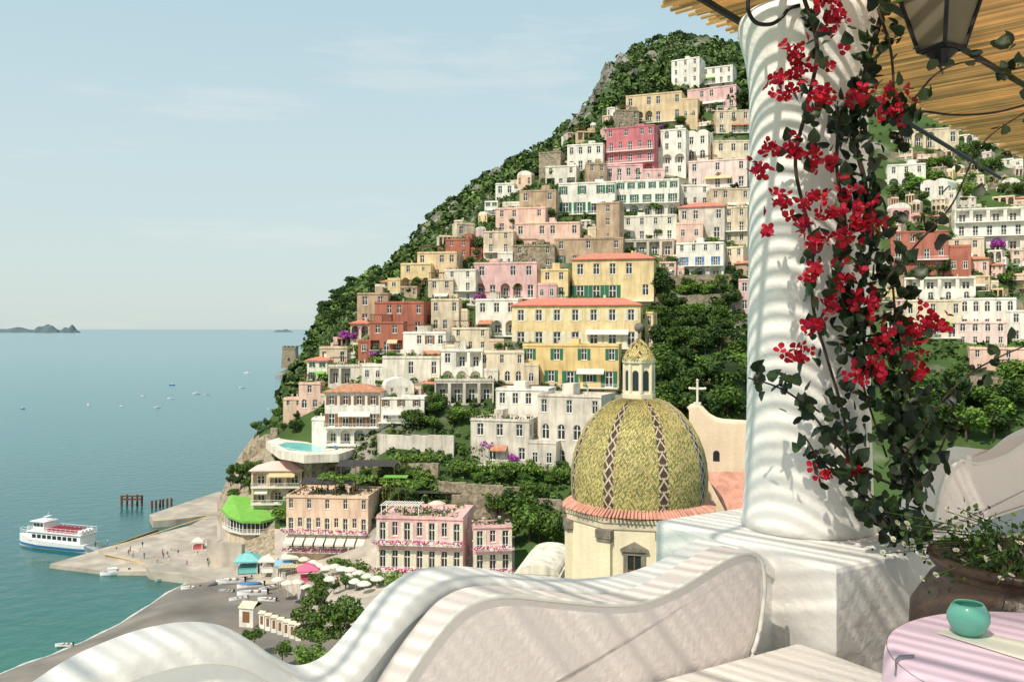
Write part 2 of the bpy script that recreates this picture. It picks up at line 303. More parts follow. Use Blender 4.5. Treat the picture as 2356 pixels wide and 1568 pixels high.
def house(u0,u1,vt,vb,col,rows,label,rel=None,roof='f',sh=None,fr='white_paint',rail='white_paint',dep=None,D=None,fl=False,aw=0,nm='house',cat='house',rm='terracotta',awm='white_canvas',base=-9.,plants=None,extra=True):
    mark(u0,u1,vt,vb)
    uc=(u0+u1)/2; D=D or depth(uc,vb); k=D/F
    Wp=(u1-u0)*k; h=(vb-vt)*k
    if rel is None: rel=R.uniform(-.42,-.12) if R.random()<.68 else R.uniform(.12,.4)
    dep=dep or min(11,max(5,Wp*.6)); s=abs(math.sin(rel))
    if dep*s>.35*Wp: dep=.35*Wp/s
    W=(Wp-dep*s)/math.cos(rel); us=uc+(1 if rel>0 else -1)*dep*s/2/k
    yaw=-math.atan((uc-U0)/F)+rel
    root=thing(nm,label,cat,P(us,vb,D),yaw)
    rl=rows.split('/'); n=len(rl); fh=h/n
    ops=[];wins=[]; balc=[]
    for r,row in enumerate(rl):
        zb=h-(r+1)*fh
        if row[0] in '-=': balc.append((row[0],zb)); row=row[1:]
        cw=W/len(row)
        for c,ch in enumerate(row):
            if ch=='.': continue
            ow,a,b,arch,dp=opening(ch,cw,fh); xc=(c+.5)*cw
            ops.append((xc-ow/2,xc+ow/2,zb+a,zb+b,arch,dp)); wins.append((xc-W/2,zb+a,ow,b-a,arch,dp,ch,0))
    body=MB()
    facade(body,lambda x,y,z:(x-W/2,y,z),W,base,h,ops)
    sops=[]
    nc=max(1,min(3,int(dep/3.2)))
    for r in range(n):
        zb=h-(r+1)*fh
        for c in range(nc):
            if R.random()<.35: continue
            cw=dep/nc; ow,a,b,arch,dp=opening('w',cw,fh); xc=(c+.5)*cw; sops.append((xc-ow/2,xc+ow/2,zb+a,zb+b,False,dp))
    facade(body,lambda x,y,z:(W/2-y,x,z),dep,base,h,sops if rel<0 else [])
    facade(body,lambda x,y,z:(-W/2+y,dep-x,z),dep,base,h,sops if rel>0 else [])
    body.face([(W/2,dep,base),(-W/2,dep,base),(-W/2,dep,h),(W/2,dep,h)])
    if roof=='f':
        t=.3; z1=h-.55
        ring=[(-W/2,0),(W/2,0),(W/2,dep),(-W/2,dep)]; inn=[(-W/2+t,t),(W/2-t,t),(W/2-t,dep-t),(-W/2+t,dep-t)]
        for i in range(4):
            j=(i+1)%4; body.face([(*ring[i],h),(*ring[j],h),(*inn[j],h),(*inn[i],h)]); body.face([(*inn[i],h),(*inn[j],h),(*inn[j],z1),(*inn[i],z1)])
        body.face([(*p,z1) for p in inn])
        body.box(-W/2-.16,W/2+.16,-.18,-.003,h-.62,h-.4)
    else: body.face([(-W/2,0,h),(W/2,0,h),(W/2,dep,h),(-W/2,dep,h)])
    body.build('wall',col,root)
    for (x,z,ow,oh,arch,dp,ch,_) in wins:
        window(root,(x,dp-.003,z),0,ow,oh,arch,fr,sh if ch in 'sD' else None,dp,ch in 'al')
    for (a,b,c,d,arch,dp) in sops:
        xc=(a+b)/2
        if rel<0: window(root,(W/2-dp+.003,xc,c),pi/2,b-a,d-c,False,fr,None,dp,False)
        else: window(root,(-W/2+dp-.003,dep-xc,c),-pi/2,b-a,d-c,False,fr,None,dp,False)
    for kind,zb in balc:
        bw=W-.3; m_=MB(); m_.box(-bw/2,bw/2,-1.4,-.004,zb-.22,zb)
        if kind=='=':
            m_.box(-bw/2,bw/2,-1.4,-1.22,zb+.002,zb+1.); m_.box(-bw/2,-bw/2+.18,-1.21,-.004,zb+.002,zb+1.); m_.box(bw/2-.18,bw/2,-1.21,-.004,zb+.002,zb+1.)
        bo=m_.build('balcony',col if kind=='=' else 'white_paint',root)
        if kind=='-': railing(bw,1.35,1.05).build('railing',rail,bo,(0,0,zb))
        if fl:
            V=leafcloud(int(bw*16),[(-bw/2+bw*i/12,-1.6,zb+.55+R.uniform(-.1,.1),.9,.3,.4) for i in range(13)],.22)
            link('flower_box',quads('flower_box',V,'magenta_bract'),bo)
        elif not aw and R.random()<.42 and fh>2.2:
            m_=MB(); wa=bw*R.uniform(.25,.6); x=R.uniform(-bw/2,bw/2-wa); z1=zb+fh*.86; z2=zb+fh*.66
            m_.face([(x,-.02,z1),(x+wa,-.02,z1),(x+wa,-1.6,z2),(x,-1.6,z2)]); m_.face([(x,-1.6,z2),(x+wa,-1.6,z2),(x+wa,-1.6,z2-.25),(x,-1.6,z2-.25)])
            m_.build('awning',R.choice(['white_canvas','white_canvas','white_canvas','straw_canvas','green_awning','terracotta']),root)
    if roof=='t':
        m_=MB(); o=.55; x0,x1,y0,y1=-W/2-o,W/2+o,-o,dep+o; rz=min(W,dep)*.2; i=min(W,dep)/2+o; zz=h+.003
        A=[(x0,y0,zz),(x1,y0,zz),(x1,y1,zz),(x0,y1,zz)]; yc=(y0+y1)/2
        if W>=dep: r0,r1=(x0+i,yc,zz+rz),(x1-i,yc,zz+rz); m_.face([A[0],A[1],r1,r0]);m_.face([A[1],A[2],r1]);m_.face([A[2],A[3],r0,r1]);m_.face([A[3],A[0],r0])
        else: r0,r1=(0,y0+i,zz+rz),(0,y1-i,zz+rz); m_.face([A[0],A[1],r0]);m_.face([A[1],A[2],r1,r0]);m_.face([A[2],A[3],r1]);m_.face([A[3],A[0],r0,r1])
        m_.box(x0,x1,y0,y1,zz-.25,zz-.004); ro=m_.build('roof',rm,root)
        c_=MB(); c_.box(W*.2,W*.2+.7,dep*.6,dep*.6+.7,zz+.2,zz+rz+.9); c_.build('chimney',col,ro)
    if roof=='v':
        m_=MB(); nn=2 if W>9 else 1
        for q in range(nn):
            xa=-W/2+W*q/nn; w2=W/nn; ring=[(xa+w2/2-w2/2*math.cos(pi*i/10)*.98,h+.002+w2*.28*math.sin(pi*i/10)) for i in range(11)]
            for i in range(10): m_.face([(ring[i][0],.02,ring[i][1]),(ring[i+1][0],.02,ring[i+1][1]),(ring[i+1][0],dep-.02,ring[i+1][1]),(ring[i][0],dep-.02,ring[i][1])])
            m_.face([(x,.02,z) for x,z in ring]); m_.face([(x,dep-.02,z) for x,z in ring])
        m_.build('roof','W',root)
    if roof=='f' and W>8 and R.random()<.6:
        m_=MB(); x=R.uniform(-W*.3,W*.2); w2=R.uniform(2.,3.6); m_.box(x,x+w2,dep*.45,dep*.9,h-.54,h+R.uniform(1.4,2.4)); m_.build('roof_room',col,root)
    if roof=='f':
        q=R.randint(0,2)
        for i in range(q):
            m_=MB(); x=-W*.4+W*.8*(i+R.uniform(.1,.9))/q; y=R.uniform(.2,.8)*dep; t_=R.uniform(.3,.5); m_.box(x,x+t_,y,y+t_,h-.54,h+.9); m_.box(x-.08,x+t_+.08,y-.08,y+t_+.08,h+.902,h+1.02)
            m_.build('chimney','GW',root)
        if plants or (plants is None and R.random()<.48):
            nl=max(3,int(W/1.4)); lumps=[(-W*.42+W*.84*i/(nl-1),R.uniform(.8,1.3) if R.random()<.7 else dep*.5,h-.1+R.uniform(0,.5),1.,.8,.6*R.uniform(.5,1.3)) for i in range(nl)]
            if plants: lumps+=[(R.uniform(-W*.42,W*.42),R.uniform(1.,dep-1),h-.1+R.uniform(0,.4),1.1,1.1,R.uniform(.4,.8)) for i in range(nl)]
            V=leafcloud(len(lumps)*28,lumps,.24)
            link('roof_plants',quads('roof_plants',V,R.choice(['leaf_mid','leaf_light','leaf_dark'])),root)
        if extra and W>5.5 and R.random()<.26:
            m_=MB(); x0=-W*.45;x1=x0+W*R.uniform(.35,.6);y0=.5;y1=min(dep-.5,4.5);zt=h+1.9
            for x in (x0,x1):
                for y in (y0,y1): m_.box(x-.08,x+.08,y-.08,y+.08,h-.54,zt+.05)
            for y in (y0,y1): m_.box(x0-.3,x1+.3,y-.07,y+.07,zt,zt+.14)
            nn=int((x1-x0)/.55)
            for i in range(nn+1): x=x0+(x1-x0)*i/nn; m_.box(x-.1,x+.1,y0-.4,y1+.3,zt+.12,zt+.22)
            m_.build('roof_trellis',R.choice(['brown_wood','white_paint','brown_wood']),root)
    if extra and nm=='house' and W>4 and R.random()<.62:
        sg=R.choice((-1,1)); wa=W*R.uniform(.25,.5); ha=h*R.uniform(.35,.72); fy=R.uniform(-1.4,1.5); x0=W/2+.003 if sg>0 else -W/2-wa-.003
        m_=MB(); m_.box(x0,x0+wa,fy,fy+dep*.6,base,ha); m_.box(x0-.1,x0+wa+.1,fy-.12,fy-.002,ha-.5,ha-.3); m_.box(x0,x0+wa,fy,fy+.2,ha+.002,ha+.35)
        m_.build('side_wing',R.choice([col,col,'W','W2','BE','CR','PE','SA']),root)
        nn=1 if wa<4.5 else 2
        for i in range(nn):
            ar=R.random()<.5; ww=min(wa/nn*.4,1.5); hh=min(ha*.5,2.6)
            window(root,(x0+wa*(i+.5)/nn,fy-.004,ha*.18),0,ww,hh,ar,fr,None,.0,False)
    if aw:
        for i in range(aw):
            x=-W/2+W*(i+.5)/aw; w2=W/aw*.42; z1=fh*.85
            m_=MB(); m_.face([(x-w2,-.02,z1),(x+w2,-.02,z1),(x+w2,-2.6,z1-1.5),(x-w2,-2.6,z1-1.5)]); m_.face([(x-w2,-2.6,z1-1.5),(x+w2,-2.6,z1-1.5),(x+w2,-2.6,z1-1.9),(x-w2,-2.6,z1-1.9)])
            m_.build('awning',awm,root)
    return root
G='green_shutter';B_='brown_shutter'
HL=[
(1545,1622,134,212,'W','www/wow/www/-ddd','tall white hotel block at the very top of the village, left wing',dict(rel=-.3,nm='hotel',cat='hotel')),
(1616,1694,152,212,'W','wwww/-dddd/wwww','lower white hotel wing with rows of small windows beside the topmost block',dict(rel=-.2,nm='hotel',cat='hotel')),
(1582,1705,200,256,'PK','.ww.w/-dwdwd','pink house with terraces just below the white hilltop hotel',dict(rel=-.25)),
(1440,1578,214,282,'OC','w.ww.w/-daad.w','sandy ochre house with arches left of the pink hilltop house',dict(rel=-.2)),
(1410,1470,252,300,'ST','o.w/w.w','old brown stone house at the upper left edge of the village',{}),
(1640,1728,252,306,'BE','www/-ddd','beige house with long balcony below the pink hilltop house',dict(rel=.15)),
(1520,1585,296,402,'W','gg/ww/aa/ww','tall narrow white house with arched openings right of the crimson house',dict(rel=-.2)),
(1578,1640,306,372,'W','ww/gg','white house with barrel vaulted roof above the pale pink house',dict(roof='v')),
(1634,1730,322,388,'CR','www/-dwd','cream house behind the column above the pale pink house',dict(rel=.2)),
(1585,1724,366,432,'LP','w.w.w/-d.dwd','pale pink house with white balcony below the vaulted houses',dict(rel=-.12)),
(1395,1521,290,402,'MG','w.w.ww/-dwdwd/-dwdwd/aaaa','bright crimson house with white balconies and arches high on the slope',dict(rel=-.28,extra=False)),
(1372,1484,378,416,'PK','dwdwd','low pink annex with white parapet under the crimson house',dict(rel=-.1)),
(1305,1398,330,392,'W','wwww/-dddd','white house adjoining the crimson house on its left',dict(rel=-.2)),
(1240,1300,348,402,'ST','o/w','square stone tower house with one green window on the left skyline',dict(rel=-.3,sh=G)),
(1255,1335,380,428,'W2','w.w/ldl','white house with dark openings under the stone tower house',dict(rel=-.2)),
(1345,1396,374,424,'TA','ww/.w','small brick coloured house between two white ones on the upper left',{}),
(1285,1424,418,492,'W','s.s.ss/-DDDD','long white house with green shutters, left of a matching pair',dict(sh=G,rel=-.15)),
(1416,1566,412,494,'W','ssssss/-DDDDD/aaaaa','wide white house with green shutters over a row of arches',dict(sh=G,rel=-.08)),
(1560,1632,424,472,'W','w.w/dwd','small white house right of the wide green-shuttered house',{}),
(1625,1725,432,520,'BE','ww.w/-ddd/www','beige house with balcony partly behind the column, middle height',dict(rel=.2)),
(1195,1290,436,502,'TA','w.w/-ddd','tan house with roof terrace left of the green-shuttered white houses',dict(rel=-.2)),
(1140,1268,476,534,'SA','ww.w/-dwdw','peach house with white parapet near the left edge of the upper village',dict(rel=-.2)),
(1185,1342,510,584,'SA','w.ww.w/-dwdwd','salmon pink house with terrace left of the brick tower',dict(rel=-.12)),
(1275,1440,546,612,'TA','w.w.w/swwsw','broad brown brick house with green-framed windows in mid village',dict(rel=-.1,sh=G)),
(1372,1436,464,586,'TA','w/w/o/w','tall brown brick tower with small windows in mid village',dict(rel=-.3)),
(1430,1562,494,552,'W2','wwww/-dddd','white house with long terrace right of the brick tower',dict(rel=-.1)),
(1432,1556,548,590,'GW','llll','grey terrace building with dark awnings right of the brick tower',dict(rel=-.1)),
(1562,1672,474,552,'GW','ww.w/-dgd','greyish white house with flat red-tiled roof near the column',dict(rel=-.1,roof='t',rm='red_roof')),
(1556,1670,556,638,'W','wwww/-DDD/aaa','white house with blue shutters above three open arches',dict(sh='blue_shutter',rel=-.1)),
(1664,1724,474,560,'BE','ww/-dd/ww','narrow beige house beside the column in the middle of the slope',{}),
(1668,1722,566,622,'CR','ww/dd','small cream house against the column above the green terraces',{}),
(1112,1190,530,604,'BE','ww/-dd/w.','beige house with shaded terrace on the left of the middle village',dict(rel=-.2)),
(1180,1282,562,616,'ST','w.w/www','rough stone house below the salmon pink house',dict(rel=-.1)),
(1025,1092,548,592,'RE','ww/.w','small brick red house on the left skyline edge',dict(rel=-.3)),
(960,1066,578,646,'OC','w.ww/-dwd','ochre house with terrace below the small brick red house',dict(rel=-.25)),
(922,1000,604,662,'YE','wo/aaa','yellow ochre house with arches near the left edge of the slope',dict(rel=-.2)),
(985,1050,640,700,'BE','ww/-dd','beige house under the ochre one, left side',dict(rel=-.2)),
(1022,1104,618,694,'W2','ww/-dd/.w','white house with balcony left of the magenta pink house',dict(rel=-.2)),
(1090,1246,602,686,'PK','w.ww/-adaad','rose pink house with dark arches and purple flowers',dict(rel=-.15)),
(1212,1316,618,686,'YE','.ww/-dwd','yellow house with flat terrace left of the upper red-roofed house',dict(rel=-.15)),
(1316,1512,594,692,'YE','wwww./-DDD.w','upper yellow house with red flat-pitched roof and green shutters',dict(rel=-.12,roof='t',rm='red_roof',sh=G,extra=False)),
(1176,1482,700,800,'YE','sssssss/-DDDDDDD','large yellow house with long red roof in the centre of the village',dict(rel=-.13,roof='t',rm='red_roof',sh='cream_shutter',extra=False)),
(1202,1434,790,890,'YD','s.s.s.s/-DsDsD','deep yellow lower storeys with green shutters under the large yellow house',dict(rel=-.13,sh=G,extra=False)),
(1484,1512,716,800,'YE','w/w','slim yellow side wing right of the large yellow house',dict(extra=False)),
(862,998,692,768,'RE','.ww.w/-dwwd','brick red house with white window trim on the left of the village',dict(rel=-.3)),
(822,902,672,750,'TA','ww/-dd','reddish brown house at the left edge behind the brick red house',dict(rel=-.2)),
(850,938,738,812,'RE','ww/-ldl','dark red house with shaded porch in front of the brick red house',dict(rel=-.2)),
(992,1064,686,766,'BE','w.w/ww.','weathered beige house right of the brick red house',dict(rel=-.2)),
(1094,1204,686,772,'W','www/-aaa','white house with three arches left of the large yellow house',dict(rel=-.2)),
(928,1042,762,838,'W','.wsw/-dwd','white cubic house with dark shutters below the brick red house',dict(rel=-.25,sh='brown_shutter')),
(1040,1130,752,806,'CR','w.w/www','cream house tucked left of the deep yellow storeys',dict(rel=-.1)),
(1014,1116,802,888,'W','wll/-aaa','white house with striped awnings and arches below the cream house',dict(rel=-.1)),
(1104,1212,806,884,'CR','w.w.w/gggg','cream house with small arched windows left of the deep yellow storeys',dict(rel=-.1)),
(880,1024,818,874,'W2','..w.w','low white walled house with roof terrace above the villa',dict(rel=-.15,plants=True)),
(1000,1140,870,930,'GW','llll','grey house with covered terraces behind the garden',dict(rel=-.05)),
(736,806,796,846,'BE','w.w','small beige house on the left cliff edge beside the pines',dict(rel=-.2)),
(756,846,838,884,'GW','ll.','grey house with open porch above the villa roof',dict(rel=-.2)),
(688,748,878,944,'SA','w/gw','small salmon house at the left cliff edge above the pool',dict(rel=-.3)),
(652,704,914,962,'PE','ww/.w','peach cottage at the outermost left cliff edge',dict(rel=-.2)),
(748,890,900,1022,'W','ssss/-DDDD/-aaaa','white villa with terracotta roof, balconies and tall arches above the pool',dict(rel=-.2,roof='t',sh=B_,nm='villa',cat='villa')),
(870,986,912,970,'W','sss/-ggg','white side wing of the terracotta-roofed villa',dict(rel=-.15,sh=B_,nm='villa',cat='villa')),
(718,790,960,1026,'W','.w./..w','plain white lower block left of the villa',dict(rel=-.2)),
(1140,1282,892,990,'W','www./-dddd','white house with trellised roof terrace above the vines',dict(rel=-.25)),
(1082,1246,962,1068,'GW','www/-.g.w','greyish white house with iron balcony draped in purple flowers',dict(rel=-.3)),
(1236,1418,906,1082,'GW','w.w.w/gggg/gggg','grey plastered house with rows of arched windows left of the dome',dict(rel=-.35,extra=False)),
(580,708,1080,1156,'BE','-lll/-aaa','two-storey seafront house with pink terrace roof on the cliff',dict(rel=-.2,roof='t',rm='pink_awning',extra=False)),
(660,884,1138,1266,'PE','w.w.w.w.w/-DwDwDwDwD/-DDDDDDDD','peach beachfront hotel with flowered balconies and white awnings',dict(rel=-.3,fl=True,aw=8,nm='hotel',cat='hotel',sh='cream_shutter',dep=13,base=-5,plants=True)),
(866,1096,1186,1312,'PK','-DwDwDwD/-DDDDDDD','pink beachfront hotel with flower boxes beside the peach hotel',dict(rel=-.22,fl=True,nm='hotel',cat='hotel',sh='cream_shutter',dep=13,base=-5,plants=True)),
(1084,1178,1206,1314,'PK','-DwD/-DDD','narrow pink hotel wing at the right end of the beachfront',dict(rel=.1,fl=True,nm='hotel',cat='hotel',sh='cream_shutter',base=-5,plants=True)),
(2050,2198,296,342,'BE','aaaa.w','beige hillside villa with an arched loggia right of the column, topmost',dict(rel=.1,nm='villa',cat='villa')),
(2190,2250,250,300,'W','w.w/ww','white house under the edge of the reed roof',{}),
(2040,2126,376,432,'W','www/-aaa','white house with arches below the beige hillside villa',dict(rel=.1)),
(2120,2196,420,462,'W','ww','little white vaulted house among the green terraces on the right',dict(roof='v')),
(2196,2380,476,574,'W','-lllll/-dddddd/aaaaa','white hotel with deep balconies and arches at the right margin',dict(rel=.15,nm='hotel',cat='hotel')),
(2048,2176,530,630,'RE','ww.w/-dwdw/www','coral red house right of the flowering column',dict(rel=.1)),
(2176,2260,545,610,'CR','ww/-dd','cream house between the coral red house and the white hotel',{}),
(2080,2236,636,694,'W','llll/gggg','white house with green glazed openings under the coral red house',dict(rel=.1)),
(2206,2330,684,764,'W','ggggg/wwwww','white building with a top row of arched windows at the right',dict(rel=.1)),
(2080,2206,688,776,'CR','w.w.w/-ddd','cream house left of the white arched-window building',dict(rel=.1)),
(2200,2310,738,796,'LP','gggg/wwww','pale pink house with arched windows below the white building',dict(rel=.1)),
(2316,2400,712,790,'W','ww/ww','white corner house at the far right edge',dict(rel=.1)),
(2232,2400,798,862,'SA','w.w.w/wwww','peach house above the stone wall at the right edge',dict(rel=.1)),
(1040,1092,512,548,'BE','w.','tiny beige house on the far left ridge',{}),
(1140,1190,420,452,'W','ww','tiny white house among the trees on the left ridge',{}),
(1045,1075,505,528,'CR','w','lone cream cottage high on the wooded left ridge',{}),
(1700,1760,640,720,'PK','ww/ww','pink house mostly hidden behind the column',{}),
]
for a in HL: house(*a[:7],**a[7])
# smaller houses filling the slope between the larger ones
ANCH=[(1458,340,'crimson house'),(1340,455,'left green-shuttered house'),(1490,450,'wide green-shuttered house'),(1404,520,'brown brick tower'),(1262,545,'salmon pink house'),(1200,505,'peach house'),(1168,645,'rose pink house'),(1410,640,'upper yellow house'),(1320,750,'large yellow house'),(1318,840,'deep yellow storeys'),(930,730,'brick red house'),(894,775,'dark red house'),(985,800,'white cubic house'),(820,960,'terracotta-roofed villa'),(718,910,'salmon cliff house'),(1210,940,'trellised white house'),(1330,990,'arched-window grey house'),(1612,600,'blue-shuttered house'),(1654,400,'pale pink house'),(1640,228,'pink hilltop house'),(1510,248,'sandy ochre house'),(1012,612,'ochre house'),(1150,730,'three-arched white house'),(1058,570,'small brick red house'),(1150,845,'cream arched-window house'),(1065,845,'striped-awning house'),(1360,580,'broad brick house'),(1500,523,'long-terrace white house'),(2125,320,'beige hillside villa'),(2112,580,'coral red house'),(2290,525,'white balconied hotel'),(2160,665,'green-glazed house'),(2268,725,'white arched-window building'),(1085,405,'wooded left ridge'),(1270,400,'stone tower house')]
CN={'W':'white','W2':'off-white','CR':'cream','PE':'peach','PK':'pink','YE':'yellow','SA':'salmon','OC':'ochre','BE':'beige','GW':'greyish','LP':'pale pink','TA':'brown','ST':'stone'}
FR=[('.w/wd','two storeys'),('ww','two windows'),('w.w/-ddd','a white balcony'),('aa','two open arches'),('w/-dd','a narrow balcony'),('www/aaa','arches below windows'),('gg/ww','arched top windows'),('lll','a shaded porch'),('w.w','one storey'),('-dd/wd','an upper balcony'),('ss/-DD','green shutters'),('aaa','three open arches'),('ww/ww','four windows')]
USED=set();nf=0
def intown(u,v):
    if 2050<u<2380: return 330<v<770 and not(340<v<470 and R.random()<.75)
    ul=float(np.interp(v,[260,330,450,540,600,680,760,850,950,1000],[1430,1310,1185,1075,960,865,815,715,670,720])); ur=1720 if v<640 else (1500 if v<760 else 1420)
    return ul<u<ur and 270<v<1000
for _ in range(14000):
    if nf>=140: break
    u=R.uniform(650,2380);v=R.uniform(270,1000)
    if not intown(u,v): continue
    if 925<u<1135 and v>925: continue
    sc=.6+.5*(v-270)/700; w_=R.uniform(28,72)*sc; hh=R.uniform(20,44)*sc
    sub=OCC[int((v-hh)//8):int(v//8)+1,int((u-w_/2)//8):int((u+w_/2)//8)+1]
    if sub.mean()>.46: continue
    a=min(ANCH,key=lambda q:(q[0]-u)**2+(q[1]-v)**2); dx,dy=u-a[0],v-a[1]
    side=('left of' if dx<0 else 'right of') if abs(dx)>abs(dy)*1.3 else ('above' if dy<0 else 'below')
    for t in range(30):
        ck=R.choice(['W','W2','CR','PE','SA','BE','GW','LP','W2','OC','YE','PK','TA','ST','BE','PE','CR','OC','SA']); rows,ft=R.choice(FR)
        if hh<30*sc and '/' in rows: continue
        lab=f'small {CN[ck]} house with {ft} {side} the {a[2]}'
        if lab not in USED: break
    if lab in USED or (hh<30*sc and '/' in rows): continue
    USED.add(lab); nf+=1
    rf=R.choice('ffffffvt'); house(u-w_/2,u+w_/2,v-hh,v,ck,rows,lab,roof=rf,sh=G,rail=R.choice(['white_paint','dark_iron']),rm=R.choice(['terracotta','red_roof']))
# ------------------------------------------------------------------ stone walls / terraces
def stone_wall(u0,v0,u1,v1,hpx,label,m='ST',t=1.0,nm='retaining_wall'):
    a=P(u0,v0,depth(u0,v0)); b=P(u1,v1,depth(u1,v1)); d=(b-a); dz=d.z; d.z=0; L=d.length; h=hpx*a.y/F
    mb=MB(); n=max(4,int(L/2))
    for i in range(n):
        x0=L*i/n; x1=L*(i+1)/n-.002; hh=h*R.uniform(.94,1.04); zz=dz*(i+.5)/n
        mb.box(x0,x1,-t/2+R.uniform(-.05,.05),t/2,zz-6,zz+hh)
    o=mb.build(nm,m,None,a,math.atan2(d.y,d.x)); tag(o,label,'wall'); return o
stone_wall(870,1042,1045,1045,44,'grey stone retaining wall under the garden right of the villa','GW')
stone_wall(1040,1190,1312,1205,56,'stone retaining wall under the vine terrace left of the dome')
stone_wall(1010,1135,1200,1150,30,'low stone terrace wall above the pink beachfront hotel')
stone_wall(1500,700,1712,690,18,'stone terrace wall on the green slope left of the column, upper')
stone_wall(1500,790,1712,780,16,'stone terrace wall on the green slope left of the column, lower')
stone_wall(1500,885,1712,875,16,'stone terrace wall on the green slope behind the church cross')
stone_wall(2230,905,2400,930,46,'weathered stone wall under the peach house at the right edge')
stone_wall(1545,655,1700,650,22,'stone wall under the white house with blue shutters')
stone_wall(2050,365,2200,360,14,'stone terrace wall under the beige hillside villa')
stone_wall(2190,440,2356,432,14,'stone terrace wall above the white balconied hotel')
stone_wall(820,1082,1010,1090,24,'stone wall between pool terrace and dark trellises')
stone_wall(480,1290,560,1300,50,'grey sea wall beside the steps at the pier root','concrete')
stone_wall(560,1070,640,1000,24,'stone cliff wall at the left edge of the pool terrace')
# ------------------------------------------------------------------ trees
TREEG=[
(1505,1705,650,690,12,34,['mid','light','dark'],'leafy trees on the uppermost green terrace left of the column'),
(1505,1700,705,780,18,42,['mid','mid','light','dark'],'leafy trees on the green terraces between yellow house and column'),
(1510,1705,800,875,18,52,['dark','mid','mid','light'],'leafy trees on the lowest green terraces above the church cross'),
(1510,1705,890,985,22,78,['dark','dark','mid'],'dark leafy trees in the gully behind the church cross'),
(2070,2350,890,1010,34,76,['mid','dark','mid','light'],'dense trees in the valley right of the column'),
(2050,2350,345,470,32,36,['mid','mid','light','light'],'green trees on the upper right slope under the reed roof'),
(2060,2350,590,680,8,34,['mid','dark'],'trees between the houses right of the column'),
(735,925,640,760,32,32,['pine','dark','pine'],'umbrella pines and dark trees along the left ridge'),
(935,1135,945,1005,22,38,['light','mid','mid'],'garden shrubs and small trees right of the villa'),
(1140,1290,1180,1265,16,72,['mid','dark','mid'],'trees above the beach left of the church'),
(585,690,965,1000,9,28,['mid','dark'],'bushes on the cliff edge left of the pool terrace'),
(518,600,1075,1150,16,30,['mid','dark','mid'],'bushes growing on the bare cliff above the green-awninged restaurant'),
(775,885,815,858,9,28,['light','mid'],'bright green garden shrubs above the villa roof'),
(1520,1700,266,316,15,28,['dark','mid'],'trees below the hilltop hotel'),
(1500,1540,690,720,3,28,['mid'],'small shrubs right of the red-roofed yellow house'),
(1040,1310,1085,1118,22,32,['light','mid'],'vine covered bushes on the terrace left of the dome'),
(900,1000,560,610,6,20,['dark','pine'],'small dark trees at the left skyline beside the ochre house'),
(1420,1440,860,890,3,36,['dark','mid'],'dark bushes behind the dome lantern'),
(636,668,1195,1215,3,40,['light'],'bright creeper beside the green-awninged restaurant'),
(840,990,1085,1125,16,26,['light','mid'],'green shrubs on the terraces above the beachfront hotels'),
(715,850,1345,1380,9,34,['mid','light','dark'],'street trees between parasols in front of the beachfront hotels'),
]
SING=[(1700,260,60,'dark'),(1270,505,28,'mid'),(1100,585,34,'dark'),(1085,612,26,'mid'),(1525,690,60,'dark'),(1545,620,34,'mid'),(1120,480,24,'dark'),(990,705,22,'light'),(905,765,34,'light'),(1660,250,20,'mid'),(1340,315,20,'dark'),(1400,300,26,'dark'),(1300,505,20,'mid'),(1560,500,26,'mid'),(1210,620,20,'mid'),(1070,705,20,'light'),(1080,845,20,'light'),(1550,480,18,'dark'),(1445,500,16,'mid'),(1690,440,20,'dark')]
while len(SING)<125:
    u=R.uniform(680,1710);v=R.uniform(290,930)
    if intown(u,v) and not(1190<u<1500 and 690<v<900): SING.append((u,v,R.uniform(13,28),R.choice(['dark','mid','light','mid'])))
def place(k,p,rot,scale,label,group):
    t,used=proto(k)
    if not used: t.location=p; t.rotation_euler=(0,0,rot); t.scale=scale
    else: t=dup(t,p,rot,scale)
    t['label']=label; t['category']='bush' if k in('light','purple') else 'tree'; t['group']=group
    return t
for (u0,u1,v0,v1,n,px,ks,lab) in TREEG:
    for i in range(n):
        u=R.uniform(u0,u1); v=R.uniform(v0,v1); v=max(v,vs(u)+8); D=depth(u,v); s=px*R.uniform(.7,1.3)*D/F
        place(R.choice(ks),P(u,v,D),R.random()*6,(s*R.uniform(.9,1.3),s*R.uniform(.9,1.3),s),lab,lab)
for (u,v,px,k) in SING:
    D=depth(u,v)-2; s=px*D/F; place(k,P(u,v,D),R.random()*6,(s*1.2,s*1.2,s),'small tree squeezed between houses on the slope','single trees between houses')
for i,(u,v,px,lab) in enumerate([(800,785,36,'purple bougainvillea spilling down beside the dark red house'),(830,765,24,'small purple bougainvillea above the dark red house'),(1105,695,30,'purple bougainvillea at the foot of the rose pink house'),(1125,625,26,'purple bougainvillea on the rose pink house terrace'),(1128,1035,44,'purple bougainvillea on the iron balcony above the vines'),(1180,1062,28,'purple bougainvillea trailing at the corner of the grey house'),(972,808,34,'purple bougainvillea beside the white cubic house'),(2300,575,34,'purple flowering creeper under the white hotel balconies'),(1520,300,16,'small purple bush above the tall narrow white house'),(1060,655,20,'small purple bush left of the rose pink house'),(860,820,24,'purple bush in front of the dark red house porch')]):
    D=depth(u,v)-2.5; s=px*D/F; place('purple',P(u,v,D),i,(s*1.3,s*1.1,s),lab,'bougainvillea on the hillside')
